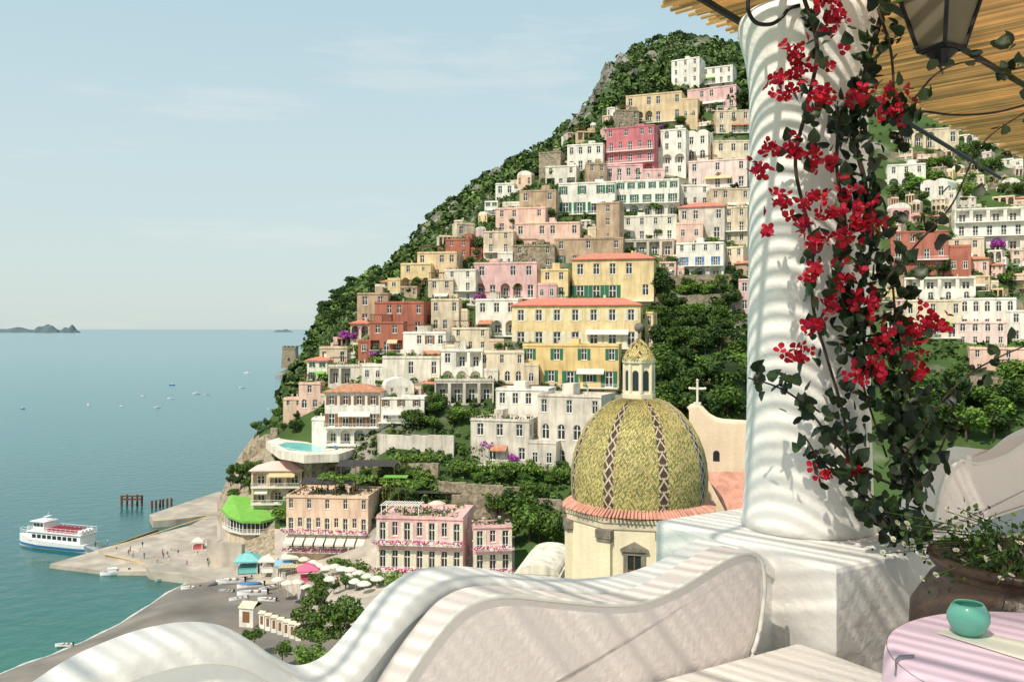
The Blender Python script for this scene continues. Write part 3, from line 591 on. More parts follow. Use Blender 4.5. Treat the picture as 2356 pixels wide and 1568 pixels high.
def hedge(u0,v0,u1,v1,hpx,lab,m='leaf_light',dm=2.,lift=0,D=None):
    a=P(u0,v0,D or depth(u0,v0)-1); b=P(u1,v1,D or depth(u1,v1)-1); h=hpx*a.y/F; n=max(6,int((b-a).length/1.2)); lumps=[]
    for i in range(n):
        p=(b-a)*(i/(n-1)); lumps.append((p.x+R.uniform(-.4,.4),p.y+R.uniform(-dm/2,dm/2),p.z+h*.5+lift,1.2,dm*.6,h*.55*R.uniform(.7,1.2)))
    tag(link('hedge',quads('hedge',leafcloud(n*70,lumps,.3),m),None,a),lab,'hedge')
hedge(1035,1082,1312,1092,26,'long vine hedge along the terrace edge left of the dome',dm=4)
hedge(1060,1040,1140,1040,20,'vine hedge under the trellised white house','leaf_mid',3)
hedge(905,1062,1010,1056,16,'vine pergola top beside the garden wall','leaf_light',4)
hedge(745,1100,862,1104,12,'flat green vine cover beside the dark trellis','leaf_light',5,D=212)
hedge(885,1112,972,1118,14,'green vine cover at the right of the dark trellis','leaf_light',4,D=208)
hedge(1275,785,1430,782,14,'green climber along the balcony of the large yellow house','leaf_mid',1)
hedge(820,1335,915,1340,22,'ivy covered arbour in front of the pink beachfront hotel','leaf_light',4)
hedge(760,1300,840,1312,16,'ivy covered arbour in front of the peach beachfront hotel','leaf_mid',3)
hedge(1500,745,1710,735,14,'vine row on the green terrace, middle','leaf_mid',3)
hedge(1500,835,1710,830,14,'vine row on the green terrace, lowest','leaf_light',3)
hedge(2200,425,2356,415,14,'vine row on the upper right slope','leaf_light',4)
def near_tree(name,u,v,vtop,D,lumps,n,size,leaf,lab,th):
    h=(v-vtop)*D/F; t=make_tree(name,lumps,n,size,leaf,th); t.location=P(u,v,D); t.scale=(h,h,h); tag(t,lab,'tree')
near_tree('pine_tree',735,1500,1328,150,[(.0,0,.93,.06,.06,.09),(.02,0,.8,.11,.11,.09),(-.14,.05,.68,.13,.13,.07),(.15,-.05,.62,.14,.13,.08),(-.22,0,.52,.16,.16,.08),(.22,.1,.45,.17,.16,.08),(.0,-.12,.5,.14,.14,.1),(-.14,0,.3,.2,.2,.09),(.27,0,.3,.17,.18,.09),(.05,-.2,.32,.18,.2,.09)],4200,.02,'leaf_mid','light green pine rising beside the beach huts',.8)
near_tree('broadleaf_tree',715,1560,1485,140,rlumps(9,.6,.3,.6,.25),1500,.05,'leaf_light','round bright green bush under the pine beside the white parapet',.3)
near_tree('broadleaf_tree',800,1470,1370,150,rlumps(9,.5,.35,.6,.2),1500,.04,'leaf_mid','leafy green tree right of the light green pine',.4)
near_tree('broadleaf_tree',585,1478,1440,160,rlumps(7,.8,.3,.5,.3),900,.07,'leaf_mid','low bush in front of the beach huts',.3)
near_tree('broadleaf_tree',650,1510,1470,155,rlumps(7,.5,.3,.5,.3),700,.07,'leaf_mid','small shrub between low bush and pine',.3)
# ------------------------------------------------------------------ pool terrace, restaurant, trellises
def poly_z(pts,z): return [at_z(u,v,z) for u,v in pts]
PZ=28.6
pt=poly_z([(612,1014),(642,1036),(700,1046),(780,1043),(820,1030),(790,1012),(700,1005),(642,1005)],PZ)
t=thing('pool_terrace','curved white terrace with turquoise swimming pool on the cliff','terrace',pt[0])
mb=MB(); mb.prism([(p-pt[0])[:2] for p in pt],-2.,0); mb.build('terrace_base','W2',t)
mb=MB(); mb.prism([(p-pt[0]+Vector((0,8,0)))[:2] for p in pt],-15,-2.01); mb.build('lower_wall','ST',t)
mb=MB(); q=poly_z([(640,1022),(662,1034),(735,1040),(752,1029),(700,1018),(660,1016)],PZ); mb.prism([(p-pt[0])[:2] for p in q],.004,.03); mb.build('pool_water','pool_water',t)
mb=MB(); loop=[p-pt[0] for p in pt[:5]]
for z in (1.05,.5): mb.tube([(p.x,p.y,z) for p in loop],.05,4)
for i in range(len(loop)-1):
    for k in range(10):
        p=loop[i].lerp(loop[i+1],k/10); mb.tube([(p.x,p.y,0),(p.x,p.y,1.05)],.03,4)
mb.build('railing','white_paint',t)
def lounger(u,v,z,m,lab,rot):
    mb=MB(); mb.box(-.35,.35,-1,.5,.25,.33); mb.face([(-.35,.5,.33),(.35,.5,.33),(.35,1.,.8),(-.35,1.,.8)])
    for x in(-.3,.26):
        for y in (-.9,.4): mb.box(x,x+.05,y,y+.05,0,.25)
    tag(mb.build('sun_lounger',m,None,at_z(u,v,z)+Vector((0,0,.005)),rot),lab,'lounger','loungers by the pool')
for i,(u,v,m) in enumerate([(762,1028,'hull_blue'),(773,1032,'hull_blue'),(784,1028,'plain_white'),(700,1012,'plain_white'),(714,1012,'plain_white')]):
    lounger(u,v,PZ,m,['blue sun lounger left of its pair beside the pool','blue sun lounger right of its pair beside the pool','white sun lounger next to the blue ones','white sun lounger behind the pool, left','white sun lounger behind the pool, right'][i],.4*i)
# restaurant with sloping green awning roof
c=P(575,1215,230); t=thing('seafront_restaurant','glazed restaurant under a wide sloping green awning above the pier','restaurant',c)
rid=[p-c for p in (P(532,1136,242),P(580,1144,242),P(634,1160,242))]
eav=[p-c for p in (P(510,1168,236),P(524,1185,231),P(556,1197,227),P(600,1198,227),P(636,1190,230))]
mb=MB(); mb.face([rid[0],eav[0],eav[1]]); mb.face([rid[0],eav[1],eav[2],rid[1]]); mb.face([rid[1],eav[2],eav[3]]); mb.face([rid[1],eav[3],eav[4],rid[2]])
for i in range(4): a,b=eav[i],eav[i+1]; dn=Vector((0,0,-.55)); mb.face([a,b,b+dn,a+dn])
mb.build('awning_roof','green_awning',t)
cen=sum(eav,Vector())/5+Vector((0,6,0)); ins=[e.lerp(cen,.13) for e in eav]
fz=-.6
back=[Vector((ins[4].x,ins[4].y+11,0)),Vector((ins[0].x+2,ins[0].y+9,0))]
mb=MB(); mb.prism([(p.x,p.y) for p in ins+back],-12,fz-.3); mb.build('base','BE',t)
fl2=[e.lerp(cen,.02) for e in eav]; mb=MB(); mb.prism([(p.x,p.y) for p in fl2+back],fz-.295,fz); mb.build('floor_slab','white_paint',t)
mb=MB()
for i in range(4): a,b=ins[i],ins[i+1]; mb.face([(a.x,a.y,fz),(b.x,b.y,fz),(b.x,b.y,b.z-.2),(a.x,a.y,a.z-.2)])
mb.build('glazing','glass',t)
for i in range(4):
    for k in range(4):
        p=ins[i].lerp(ins[i+1],k/4)+(ins[i]-cen).normalized()*.12; mb=MB(); mb.box(p.x-.09,p.x+.09,p.y-.09,p.y+.09,fz,p.z-.1); mb.build('post','white_paint',t)
mb=MB()
for z in (fz+1.,fz+.5): mb.tube([(p.x,p.y,z) for p in fl2],.06,4)
for i in range(4):
    for k in range(7): p=fl2[i].lerp(fl2[i+1],k/6); mb.box(p.x-.03,p.x+.03,p.y-.03,p.y+.03,fz,fz+1.)
mb.build('railing','white_paint',t)
def trellis(u0,u1,v,hpx,dm,m,lab,D=None,slope=0.):
    uc=(u0+u1)/2; D=D or depth(uc,v); k=D/F; W=(u1-u0)*k; h=hpx*k; t=thing('trellis_canopy',lab,'canopy',P(uc,v,D),-math.atan((uc-U0)/F)-.15)
    mb=MB(); mb.face([(-W/2,0,h),(W/2,0,h),(W/2,dm,h+slope),(-W/2,dm,h+slope)])
    for i in range(int(W/.8)): x=-W/2+.8*i; mb.face([(x,-.3,h+.08),(x+.25,-.3,h+.08),(x+.25,dm,h+.08+slope),(x,dm,h+.08+slope)])
    mb.build('canopy',m,t)
    for x in (-W/2+.1,-W/6,W/6,W/2-.1):
        for y in (.1,dm-.1):
            mb=MB(); mb.tube([(x,y,-4),(x,y,h-.01)],.09,6); mb.build('post','brown_wood',t)
trellis(772,908,1092,20,7,'dark_net','dark netted trellis canopy above the peach hotel, upper',D=214,slope=.6)
trellis(690,812,1128,16,6,'dark_net','dark netted trellis canopy above the peach hotel, lower',D=209,slope=.6)
trellis(1030,1100,850,22,4,'white_canvas','white striped awning canopy on the white house terrace')
trellis(1140,1260,905,20,5,'brown_wood','open timber trellis on the roof of the white house above the vines')
trellis(1100,1185,548,14,4,'dark_net','dark canopy over the terrace left of the salmon house')
trellis(1440,1555,538,14,4,'dark_net','dark awning over the terrace right of the brick tower')
trellis(880,935,1112,14,4,'green_awning','small green canopy above the peach beachfront hotel',D=208)
trellis(690,760,905,12,4,'white_canvas','small pale canopy beside the salmon cliff house')
trellis(960,1060,1150,16,4,'dark_net','dark canopy on the terrace behind the pink hotel roof garden')
trellis(640,740,1318,14,3,'straw_canvas','pale straw canopy over the beach restaurant behind the parasols')
# ------------------------------------------------------------------ church
D0=100.; K=D0/F
cc=P(1470,1150,D0); ch=thing('church','cream church with green and yellow tiled dome','church',cc)
def zz(v): return (1150-v)*K
mat('tile_green',(.225,.24,.085),.55,.2,.6,island=.25,spec=.25,col2=(.36,.31,.11)); mat('tile_yellow',(.54,.42,.17),.55,.15,.6,island=.25,spec=.25)
mat('tile_brown',(.10,.055,.035),.55,.2,.6,island=.3,spec=.25); mat('tile_white',(.55,.46,.34),.55,.1,.6,island=.2,spec=.25); mat('tile_blue',(.05,.06,.09),.5,.1,.6,island=.2,spec=.25)
wallm('church_wall',(.83,.71,.50),.15,.08); wallm('gable_wall',(.80,.62,.45),.15,.08); mat('dark_stone',(.24,.20,.16),.9,.35,1.5,.3,.5,4.)
def dome(prof,nr,nc,ribs,name,parent,gold=False):
    zs=[p[1] for p in prof]; rs=[p[0] for p in prof]; L=[0]
    for i in range(1,len(prof)): L.append(L[-1]+math.hypot(rs[i]-rs[i-1],zs[i]-zs[i-1]))
    mb=MB()
    for r in range(nr):
        s0=L[-1]*r/nr; s1=L[-1]*(r+1.25)/nr
        ra,za=np.interp(s0,L,rs),np.interp(s0,L,zs); rb,zb=np.interp(min(s1,L[-1]),L,rs),np.interp(min(s1,L[-1]),L,zs)
        for c_ in range(nc):
            off=.5*(r%2); a0=2*pi*(c_+off)/nc; a1=2*pi*(c_+off+.96)/nc; am=(a0+a1)/2
            mi=0
            q=(math.degrees(am)+360)%360
            if ribs:
                dmin=min(abs((q-x+180)%360-180) for x in ribs)
                if dmin<4.:
                    ph=r%8; w_=abs(ph-3.5)/3.5*4.   # diamond chain
                    mi=3 if abs(dmin-w_)<1.1 else 2
                    if abs((q-ribs[2]+180)%360-180)<4.4: mi=(4 if mi==2 else 3)
            if mi==0:
                mi=1 if (c_+ (r//2))%3==0 or R.random()<.22 else 0
                if gold: mi=0 if R.random()<.2 else (2 if R.random()<.1 else 1)
            e=.03*K/.0477
            rA=ra+e; p=lambda rr,a,z:(rr*math.cos(a),rr*math.sin(a),z)
            mb.face([p(rA,a0+(a1-a0)*.14,za+.035),p(rA+.01,am,za-.035),p(rA,a1-(a1-a0)*.14,za+.035),p(rb,a1,zb),p(rb,a0,zb)],mi)
    mb.build(name,['tile_green','tile_yellow','tile_brown','tile_white','tile_blue'],parent)
DP=[(151,1152),(155,1125),(156,1092),(153,1060),(146,1030),(134,1000),(118,972),(96,946),(70,926),(40,914)]
inner=MB(); inner.lathe([((r-1)*K,zz(v)) for r,v in DP],48); inner.build('dome_shell','tile_brown',ch,smooth=True)
dome([(r*K,zz(v)) for r,v in DP],80,210,[270-33+45*i for i in range(8)],'dome',ch)
mb=MB(); mb.lathe([(40*K,zz(920)),(38*K,zz(914)),(38*K,zz(904)),(33*K,zz(902)),(33*K,zz(836)),(38*K,zz(833)),(39*K,zz(826)),(36*K,zz(824))],8); lan=mb.build('lantern','church_wall',ch)
for i in range(8):
    a=2*pi*(i+.5)/8; r=33*K*math.cos(pi/8)
    mb=MB(); ol=outline(-.34,.34,zz(896),zz(850),True); mb.face([(x,-.03,z) for x,z in ol]); mb.build('lantern_window','glass',lan,(r*math.cos(a),r*math.sin(a),0),a+pi/2)
    a2=2*pi*i/8; mb=MB(); mb.tube([(33*K*math.cos(a2),33*K*math.sin(a2),zz(902)),(33*K*math.cos(a2),33*K*math.sin(a2),zz(836))],.2,8); mb.build('pilaster','church_wall',lan)
dome([(38*K,zz(826)),(30*K,zz(810)),(18*K,zz(792)),(3*K,zz(777))],14,36,[],'lantern_cap',ch,True)
mb=MB(); mb.lathe([(37*K,zz(825)),(29*K,zz(809)),(3*K,zz(776)),(3*K,zz(762))],16); mb.lathe([(0.01,zz(762.5))]+[(11*K*math.sin(pi*i/10),zz(752)-11*K*math.cos(pi*i/10)) for i in range(1,10)]+[(0.01,zz(741))],16); mb.build('finial','dark_stone',ch,smooth=True)
mb=MB(); nt_=130
OA=-.2
def rad(a):
    q=(a-OA+pi/8)%(pi/4)-pi/8; return .5/math.cos(q)+.5*1.04
for i in range(nt_):
    a=2*pi*i/nt_; r0=151*K; r1=168*K*rad(a)+.10*(i%2); mb.tube([(r0*math.cos(a),r0*math.sin(a),zz(1144)),(r1*math.cos(a),r1*math.sin(a),zz(1158))],.12,6)
mb.lathe([(151*K,zz(1146)),(166*K,zz(1159)),(160*K,zz(1161))],48,cap=False); mb.build('skirt_roof','pink_tile',ch,smooth=False)
OF=pi/8+OA
oct_=lambda r,o=OF:[(r*math.cos(2*pi*i/8+o),r*math.sin(2*pi*i/8+o)) for i in range(8)]
mb=MB(); mb.prism(oct_(168*K),zz(1600),zz(1182)); mb.build('drum','church_wall',ch)
mb=MB(); mb.prism(oct_(174*K),zz(1170),zz(1162)); mb.prism(oct_(171*K),zz(1184),zz(1170.1)); mb.build('cornice','BE',ch)
for i in range(8):
    a=2*pi*i/8+OF; r=169*K
    mb=MB(); mb.box(-.75,.75,-.25,.4,zz(1600),zz(1190)); pl=mb.build('pilaster','church_wall',ch,(r*math.cos(a)*.985,r*math.sin(a)*.985,0),a+pi/2)
    mb=MB(); mb.box(-.9,.9,-.4,.3,zz(1204),zz(1186)); mb.box(-.8,.8,-.33,.3,zz(1212),zz(1204.1)); mb.build('capital','dark_stone',pl)
for i in (6,4,2):
    a=2*pi*i/8+OA; r=168*K*math.cos(pi/8)
    wn=link('window',None,ch,(r*math.cos(a),r*math.sin(a),0),a+pi/2)
    mb=MB(); w_=14*K
    mb.box(-w_-.45,-w_,-.18,.1,zz(1330),zz(1238)); mb.box(w_,w_+.45,-.18,.1,zz(1330),zz(1238)); mb.box(-w_-.45,w_+.45,-.18,.1,zz(1237.9),zz(1230)); mb.box(-w_-.75,w_+.75,-.35,.1,zz(1229.9),zz(1225))
    mb.face([(-w_-.75,-.3,zz(1224.8)),(w_+.75,-.3,zz(1224.8)),(0,-.3,zz(1209))]); mb.face([(-w_-.75,-.3,zz(1224.8)),(0,-.3,zz(1209)),(0,.05,zz(1209)),(-w_-.75,.05,zz(1224.8))]); mb.face([(w_+.75,-.3,zz(1224.8)),(0,-.3,zz(1209)),(0,.05,zz(1209)),(w_+.75,.05,zz(1224.8))])
    mb.build('frame','dark_stone',wn); mb=MB(); mb.box(-w_,w_,-.05,.05,zz(1330),zz(1238)); mb.build('pane','glass',wn); mb=MB(); mb.box(-.06,.06,-.1,-.051,zz(1330),zz(1238)); mb.box(-w_,-.07,-.1,-.051,zz(1272),zz(1269)); mb.box(.07,w_,-.1,-.051,zz(1272),zz(1269)); mb.build('mullion','brown_wood',wn)
D1=113.; k=D1/F; o0=P(1650,1150,D1); fa=thing('church_gable','peach church gable wall with curved shoulder and stone cross','church wall',o0,-.3)
pr=[(-64,-200),(-64,205),(-56,212),(-44,214),(-36,204),(-24,192),(-6,182),(12,178),(80,176),(80,-200)]
mb=MB(); pp=[(x*k,z*k) for x,z in pr]; mb.face([(x,0,z) for x,z in pp]); mb.face([(x,1.2,z) for x,z in pp][::-1])
for i in range(len(pp)): p,q=pp[i],pp[(i+1)%len(pp)]; mb.face([(p[0],0,p[1]),(p[0],1.2,p[1]),(q[0],1.2,q[1]),(q[0],0,q[1])])
mb.build('wall','gable_wall',fa)
mb=MB(); mb.tube([(p[0],.6,p[1]) for p in pp[1:9]],.5,8)
mb.build('coping','gable_wall',fa,smooth=True)
mb=MB(); x=-46*k; mb.box(x-.45,x+.45,.2,1.,214*k,224*k); mb.box(x-.12,x+.12,.48,.72,224.1*k,274*k); mb.box(x-.9,x-.121,.49,.71,254*k,258.5*k); mb.box(x+.121,x+.9,.49,.71,254*k,258.5*k)
for (a,b) in ((x,275),(x-.95,256),(x+.95,256)): mb.lathe([(.01,b*k-.22),(.2,b*k),(.01,b*k+.22)],8,(a,.6))
mb.build('cross','W2',fa)
mb=MB(); mb.face([(xx,-.02,z) for xx,z in outline(-.5,.3,90*k,115*k,True)]); mb.build('window','glass',fa)
mb=MB(); a=P(1615,1085,108)
for i in range(26):
    x=i*.36; mb.tube([(x,0,0),(x*1.0+1.5,-6.,-4.2)],.2,6)
mb.face([(0,0,0),(9.3,0,0),(10.8,-6,-4.2),(1.5,-6,-4.2)]); tag(mb.build('tiled_roof','pink_tile',None,a+Vector((.5,0,0))),'red tiled nave roof between dome and pedestal','roof')
mb=MB(); L=12
for i in range(12):
    t0,t1=pi*i/12,pi*(i+1)/12; mb.face([(-2.6*math.cos(t0),0,1.1*math.sin(t0)),(-2.6*math.cos(t1),0,1.1*math.sin(t1)),(-2.6*math.cos(t1),L,1.1*math.sin(t1)),(-2.6*math.cos(t0),L,1.1*math.sin(t0))])
mb.face([(-2.6*math.cos(pi*i/12),0,1.1*math.sin(pi*i/12)) for i in range(13)]); mb.box(-2.8,2.8,.05,L,-12,-.01); tag(mb.build('vaulted_annex','W2',None,P(1236,1320,108),-.2),'low white vaulted annex left of the church drum','annex')
# ------------------------------------------------------------------ sea, beach, pier
sea=mat('sea_water',(.02,.12,.13),.2,.12,.004,spec=.4)
nt=sea.node_tree;N=nt.nodes;L_=nt.links;b=N['Principled BSDF']
geo=[n for n in N if n.type=='NEW_GEOMETRY'][0]
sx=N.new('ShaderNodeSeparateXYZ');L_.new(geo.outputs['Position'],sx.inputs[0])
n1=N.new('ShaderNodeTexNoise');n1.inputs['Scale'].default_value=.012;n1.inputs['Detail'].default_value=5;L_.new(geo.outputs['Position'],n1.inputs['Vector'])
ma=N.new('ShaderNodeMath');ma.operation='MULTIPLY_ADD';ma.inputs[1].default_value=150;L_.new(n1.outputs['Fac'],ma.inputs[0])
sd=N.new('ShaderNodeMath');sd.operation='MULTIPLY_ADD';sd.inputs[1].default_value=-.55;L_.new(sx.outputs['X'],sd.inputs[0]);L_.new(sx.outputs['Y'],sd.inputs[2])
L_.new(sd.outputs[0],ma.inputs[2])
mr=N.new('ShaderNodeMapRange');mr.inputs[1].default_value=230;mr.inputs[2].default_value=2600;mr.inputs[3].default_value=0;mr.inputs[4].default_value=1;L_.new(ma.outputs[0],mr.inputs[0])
cr=N.new('ShaderNodeValToRGB');e=cr.color_ramp.elements;e[0].position=0;e[0].color=(.03,.17,.10,1);e[1].position=1;e[1].color=(.085,.21,.25,1)  # green inshore water; far colours paled with painted-in horizon haze
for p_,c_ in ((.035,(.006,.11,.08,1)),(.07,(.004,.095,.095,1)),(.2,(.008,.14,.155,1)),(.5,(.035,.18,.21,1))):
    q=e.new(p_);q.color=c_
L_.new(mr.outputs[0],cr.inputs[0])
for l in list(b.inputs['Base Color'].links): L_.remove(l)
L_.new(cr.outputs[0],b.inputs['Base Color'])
n2=N.new('ShaderNodeTexNoise');n2.inputs['Scale'].default_value=.22;n2.inputs['Detail'].default_value=6;L_.new(geo.outputs['Position'],n2.inputs['Vector'])
bp=N.new('ShaderNodeBump');bp.inputs['Strength'].default_value=.5;bp.inputs['Distance'].default_value=.6;L_.new(n2.outputs['Fac'],bp.inputs['Height']);L_.new(bp.outputs[0],b.inputs['Normal'])
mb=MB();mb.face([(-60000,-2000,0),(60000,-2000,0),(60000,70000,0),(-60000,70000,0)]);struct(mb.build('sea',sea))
S=[(-300,1690),(0,1548),(150,1492),(280,1430),(400,1354),(470,1330),(560,1322),(640,1318)];I=[(700,2100),(800,1900),(900,1750),(1000,1600),(1050,1500),(1050,1420),(1000,1380),(900,1340)]
sp=cat_rom([at_z(u,v,0) for u,v in S],6);ip=cat_rom([at_z(u,v,3) for u,v in I],6)
mb=MB();nr=24
for a,b_ in zip(sp,ip):
    for j in range(nr):
        t=-.08+1.08*(j/(nr-1))**1.3; p=a+(b_-a)*t; p.z=min(3,t*16 if t<.1 else 1.6+(t-.1)*1.5); mb.v.append(tuple(p))
for i in range(len(sp)-1):
    for j in range(nr-1): q=i*nr+j; mb.f.append((q,q+nr,q+nr+1,q+1));mb.m.append(0)
struct(mb.build('beach','sand',smooth=True))
mb=MB()
for i in range(len(sp)-1):
    w0=.35+.3*math.sin(i*1.7);w1=.35+.3*math.sin((i+1)*1.7); e0=(ip[i]-sp[i]);e0.z=0;e0.normalize();e1_=(ip[i+1]-sp[i+1]);e1_.z=0;e1_.normalize()
    mb.face([(*(sp[i]-e0*w0)[:2],.03),(*(sp[i+1]-e1_*w1)[:2],.03),(*(sp[i+1]+e1_*.3)[:2],.05),(*(sp[i]+e0*.3)[:2],.05)])
mat('foam',(.5,.52,.48),.7,.3,1.);tag(mb.build('surf_foam','foam'),'thin white surf line where the sea meets the beach','foam',kind='stuff')
def deck(name,pts,z,m='concrete'):
    q=poly_z(pts,z);mb=MB();mb.prism([p[:2] for p in q],-4,z);return mb.build(name,m)
struct(deck('pier',[(506,1128),(470,1140),(344,1182),(352,1197),(405,1193),(478,1184),(440,1206),(226,1262),(240,1272),(330,1295),(345,1312),(430,1322),(490,1334),(700,1345),(700,1300),(620,1235),(560,1180)],2.))
struct(deck('pier_landing',[(114,1296),(228,1263),(332,1296),(342,1313),(245,1312)],1.))
mb=MB()
for a,b_ in (((235,1264),(478,1186)),((240,1273),(332,1294)),((480,1184),(350,1193))):
    p,q=at_z(*a,2.006),at_z(*b_,2.006);d=(q-p).normalized();n_=Vector((-d.y,d.x,0))*.28;mb.face([p-n_,q-n_,q+n_,p+n_])
struct(mb.build('pier_line','yellow_line'))
mb=MB();p=at_z(272,1246,2.);q=at_z(368,1212,2.);d=(q-p);an=math.atan2(d.y,d.x);mb.box(0,d.length,0,.8,-3,1.2);mb.box(0,d.length,-.9,-.005,-3,.5);tag(mb.build('quay_step','dark_stone',None,(p.x-1,p.y+1.4,0),an),'dark stepped quay edge along the outer side of the pier','step')
def rock(u,v,z,s,lab):
    mb=MB();mb.lathe([(.01,-1)]+[(math.sin(pi*i/7),-math.cos(pi*i/7)) for i in range(1,7)]+[(.01,1)],10)
    mb.v=[tuple(Vector(p)*(s*(1+.35*noise.noise(Vector(p)*1.7+Vector((u,v,0))))) ) for p in mb.v];p=at_z(u,v,z);tag(mb.build('rock','ST',None,p,u),lab,'rock','rocks along the quay')
for i in range(18): rock(345+i*8+R.uniform(-3,3),1308+i*1.6+R.uniform(-3,3),.3,R.uniform(.7,1.5),'rough boulder in the line of rocks along the quay')
t=thing('mooring_jetty','rusty steel mooring frame standing in the water off the pier','jetty',at_z(280,1163,0));o=at_z(280,1163,0);ps=[at_z(*a,0)-o for a in [(280,1163),(292,1160),(304,1163),(316,1160),(326,1162)]]
for p in ps: mb=MB();mb.tube([(p.x,p.y,-2),(p.x+R.uniform(-.15,.15),p.y,3.6)],.38,8);mb.build('post','rust',t)
mb=MB();mb.box(ps[0].x-.4,ps[-1].x+.4,-.3,.3,2.1,2.6);mb.build('crossbeam','rust',t);mb=MB();mb.box(ps[0].x-.4,ps[-1].x+.4,-.35,.35,3.2,3.61);mb.build('crossbeam','rust',t)
for i,(u,v) in enumerate([(350,1168),(359,1167),(368,1165),(376,1164),(385,1163),(394,1162)]):
    mb=MB();mb.tube([(0,0,-2),(.1*(i%3-1),0,2.4)],[.4,.36],8);mb.lathe([(.4,2.41),(.42,2.55),(.2,2.6)],8);tag(mb.build('mooring_post','rust',None,at_z(u,v,0)),'rusty mooring post in the row of six beside the pier','post','row of mooring posts')
# ------------------------------------------------------------------ boats
def hull_mesh(L,Wd,Hh,band=True,open_=True):
    mb=MB();n=16;secs=[]
    for i in range(n+1):
        t=i/n;x=-L/2+L*t;w=Wd/2*min(1,(t*2.6)**.6 if t<.4 else 1)*(1 if t<.9 else 1-.12*(t-.9)/.1);sh=Hh*(1+.45*(1-t)**2)
        if t==0:w=.02
        secs.append([(x+L*.06*(t),-w*.55,-.4*Hh),(x,-w*.85,Hh*.15),(x,-w*.93,Hh*.5),(x,-w,sh)])
    for i in range(n):
        for s in (-1,1):
            for j in range(3):
                q=[secs[i][j],secs[i+1][j],secs[i+1][j+1],secs[i][j+1]];q=[(a,b*-s,c) for a,b,c in q];mb.face(q if s>0 else q[::-1],1 if j==1 and band else 0)
    for i in range(n):
        a,b=secs[i][3],secs[i+1][3];zo=Hh*.25 if open_ else 0
        mb.face([(a[0],a[1]*.9,a[2]-zo),(b[0],b[1]*.9,b[2]-zo),(b[0],-b[1]*.9,b[2]-zo),(a[0],-a[1]*.9,a[2]-zo)],2)
        for s in (-1,1): mb.face([(a[0],a[1]*s,a[2]),(b[0],b[1]*s,b[2]),(b[0],b[1]*s*.9,b[2]-zo),(a[0],a[1]*s*.9,a[2]-zo)],0)
    a=secs[-1];ol=[(p[0],p[1],p[2]) for p in a]+[(p[0],-p[1],p[2]) for p in a[::-1]];mb.face(ol,0)
    return mb
pb=at_z(50,1250,0);ps=at_z(206,1266,0);dv=pb-ps;Lf=dv.length*1.06;mid=(pb+ps)/2
fy=thing('ferry','white passenger ferry with blue stripe and red seats moored by the pier','ferry',mid,math.atan2(dv.y,dv.x)+pi)
s_=Lf/20.
hull_mesh(20*s_,5.*s_,1.7*s_,True,False).build('hull',['plain_white','hull_blue','plain_white'],fy)
mb=MB();mb.box(-5*s_,9*s_,-2.1*s_,2.1*s_,1.7*s_,3.6*s_);mb.face([(-5*s_,-2.1*s_,3.6*s_),(-5*s_,2.1*s_,3.6*s_),(-7*s_,1.4*s_,1.75*s_),(-7*s_,-1.4*s_,1.75*s_)]);mb.face([(-5*s_,-2.1*s_,3.6*s_),(-7*s_,-1.4*s_,1.75*s_),(-5*s_,-2.1*s_,1.75*s_)]);mb.face([(-5*s_,2.1*s_,3.6*s_),(-7*s_,1.4*s_,1.75*s_),(-5*s_,2.1*s_,1.75*s_)]);mb.build('cabin','plain_white',fy)
for s in (-1,1):
    for i in range(9): mb=MB();x=-4.2*s_+1.4*s_*i;mb.box(x,x+1.05*s_,s*2.115*s_-.01,s*2.115*s_+.01,2.3*s_,3.1*s_);mb.build('window','glass',fy)
mb=MB();mb.box(-5.6*s_,9.4*s_,-2.4*s_,2.4*s_,3.605*s_,3.75*s_);mb.build('upper_deck','plain_white',fy)
mb=MB();mb.prism([(-4.8*s_,-1.3*s_),(-1.5*s_,-1.6*s_),(-1.5*s_,1.6*s_),(-4.8*s_,1.3*s_)],3.76*s_,5.6*s_);mb.box(-5.2*s_,-1*s_,-1.8*s_,1.8*s_,5.61*s_,5.75*s_);wh=mb.build('wheelhouse','plain_white',fy)
for i in range(3):
    for s in(-1,1): mb=MB();x=-4.3*s_+.95*s_*i;mb.box(x,x+.7*s_,s*1.62*s_-.02,s*1.62*s_+.02,4.7*s_,5.3*s_);mb.build('window','glass',wh)
mb=MB();mb.box(-4.86*s_,-4.82*s_,-1.1*s_,1.1*s_,4.7*s_,5.3*s_);mb.build('windscreen','glass',wh)
for i in range(7): mb=MB();x=-.4*s_+1.15*s_*i;mb.box(x,x+.5*s_,-1.8*s_,1.8*s_,3.76*s_,4.1*s_);mb.box(x+.4*s_,x+.5*s_,-1.8*s_,1.8*s_,4.101*s_,4.6*s_);mb.build('bench','seat_red',fy)
mb=MB()
for z in (4.2,4.7):
    mb.tube([(-5.4*s_,-2.3*s_,z*s_),(9.3*s_,-2.3*s_,z*s_),(9.3*s_,2.3*s_,z*s_),(-5.4*s_,2.3*s_,z*s_),(-5.4*s_,-2.3*s_,z*s_)],.05,4)
    mb.tube([(-5.5*s_,-2.*s_,(z-1.5)*s_),(-9.6*s_,-.3*s_,(z-1.)*s_),(-9.6*s_,.3*s_,(z-1.)*s_),(-5.5*s_,2.*s_,(z-1.5)*s_)],.05,4)
for i in range(12):
    for s in(-1,1): x=-5.3*s_+1.32*s_*i;mb.tube([(x,s*2.3*s_,3.75*s_),(x,s*2.3*s_,4.7*s_)],.04,4)
mb.build('railing','plain_white',fy)
mb=MB();mb.tube([(-2.2*s_,0,5.75*s_),(-1.8*s_,0,7.6*s_)],[.12,.06],6);mb.box(-2.4*s_,-1.6*s_,-.8*s_,.8*s_,6.6*s_,6.7*s_);mb.build('mast','plain_white',fy)
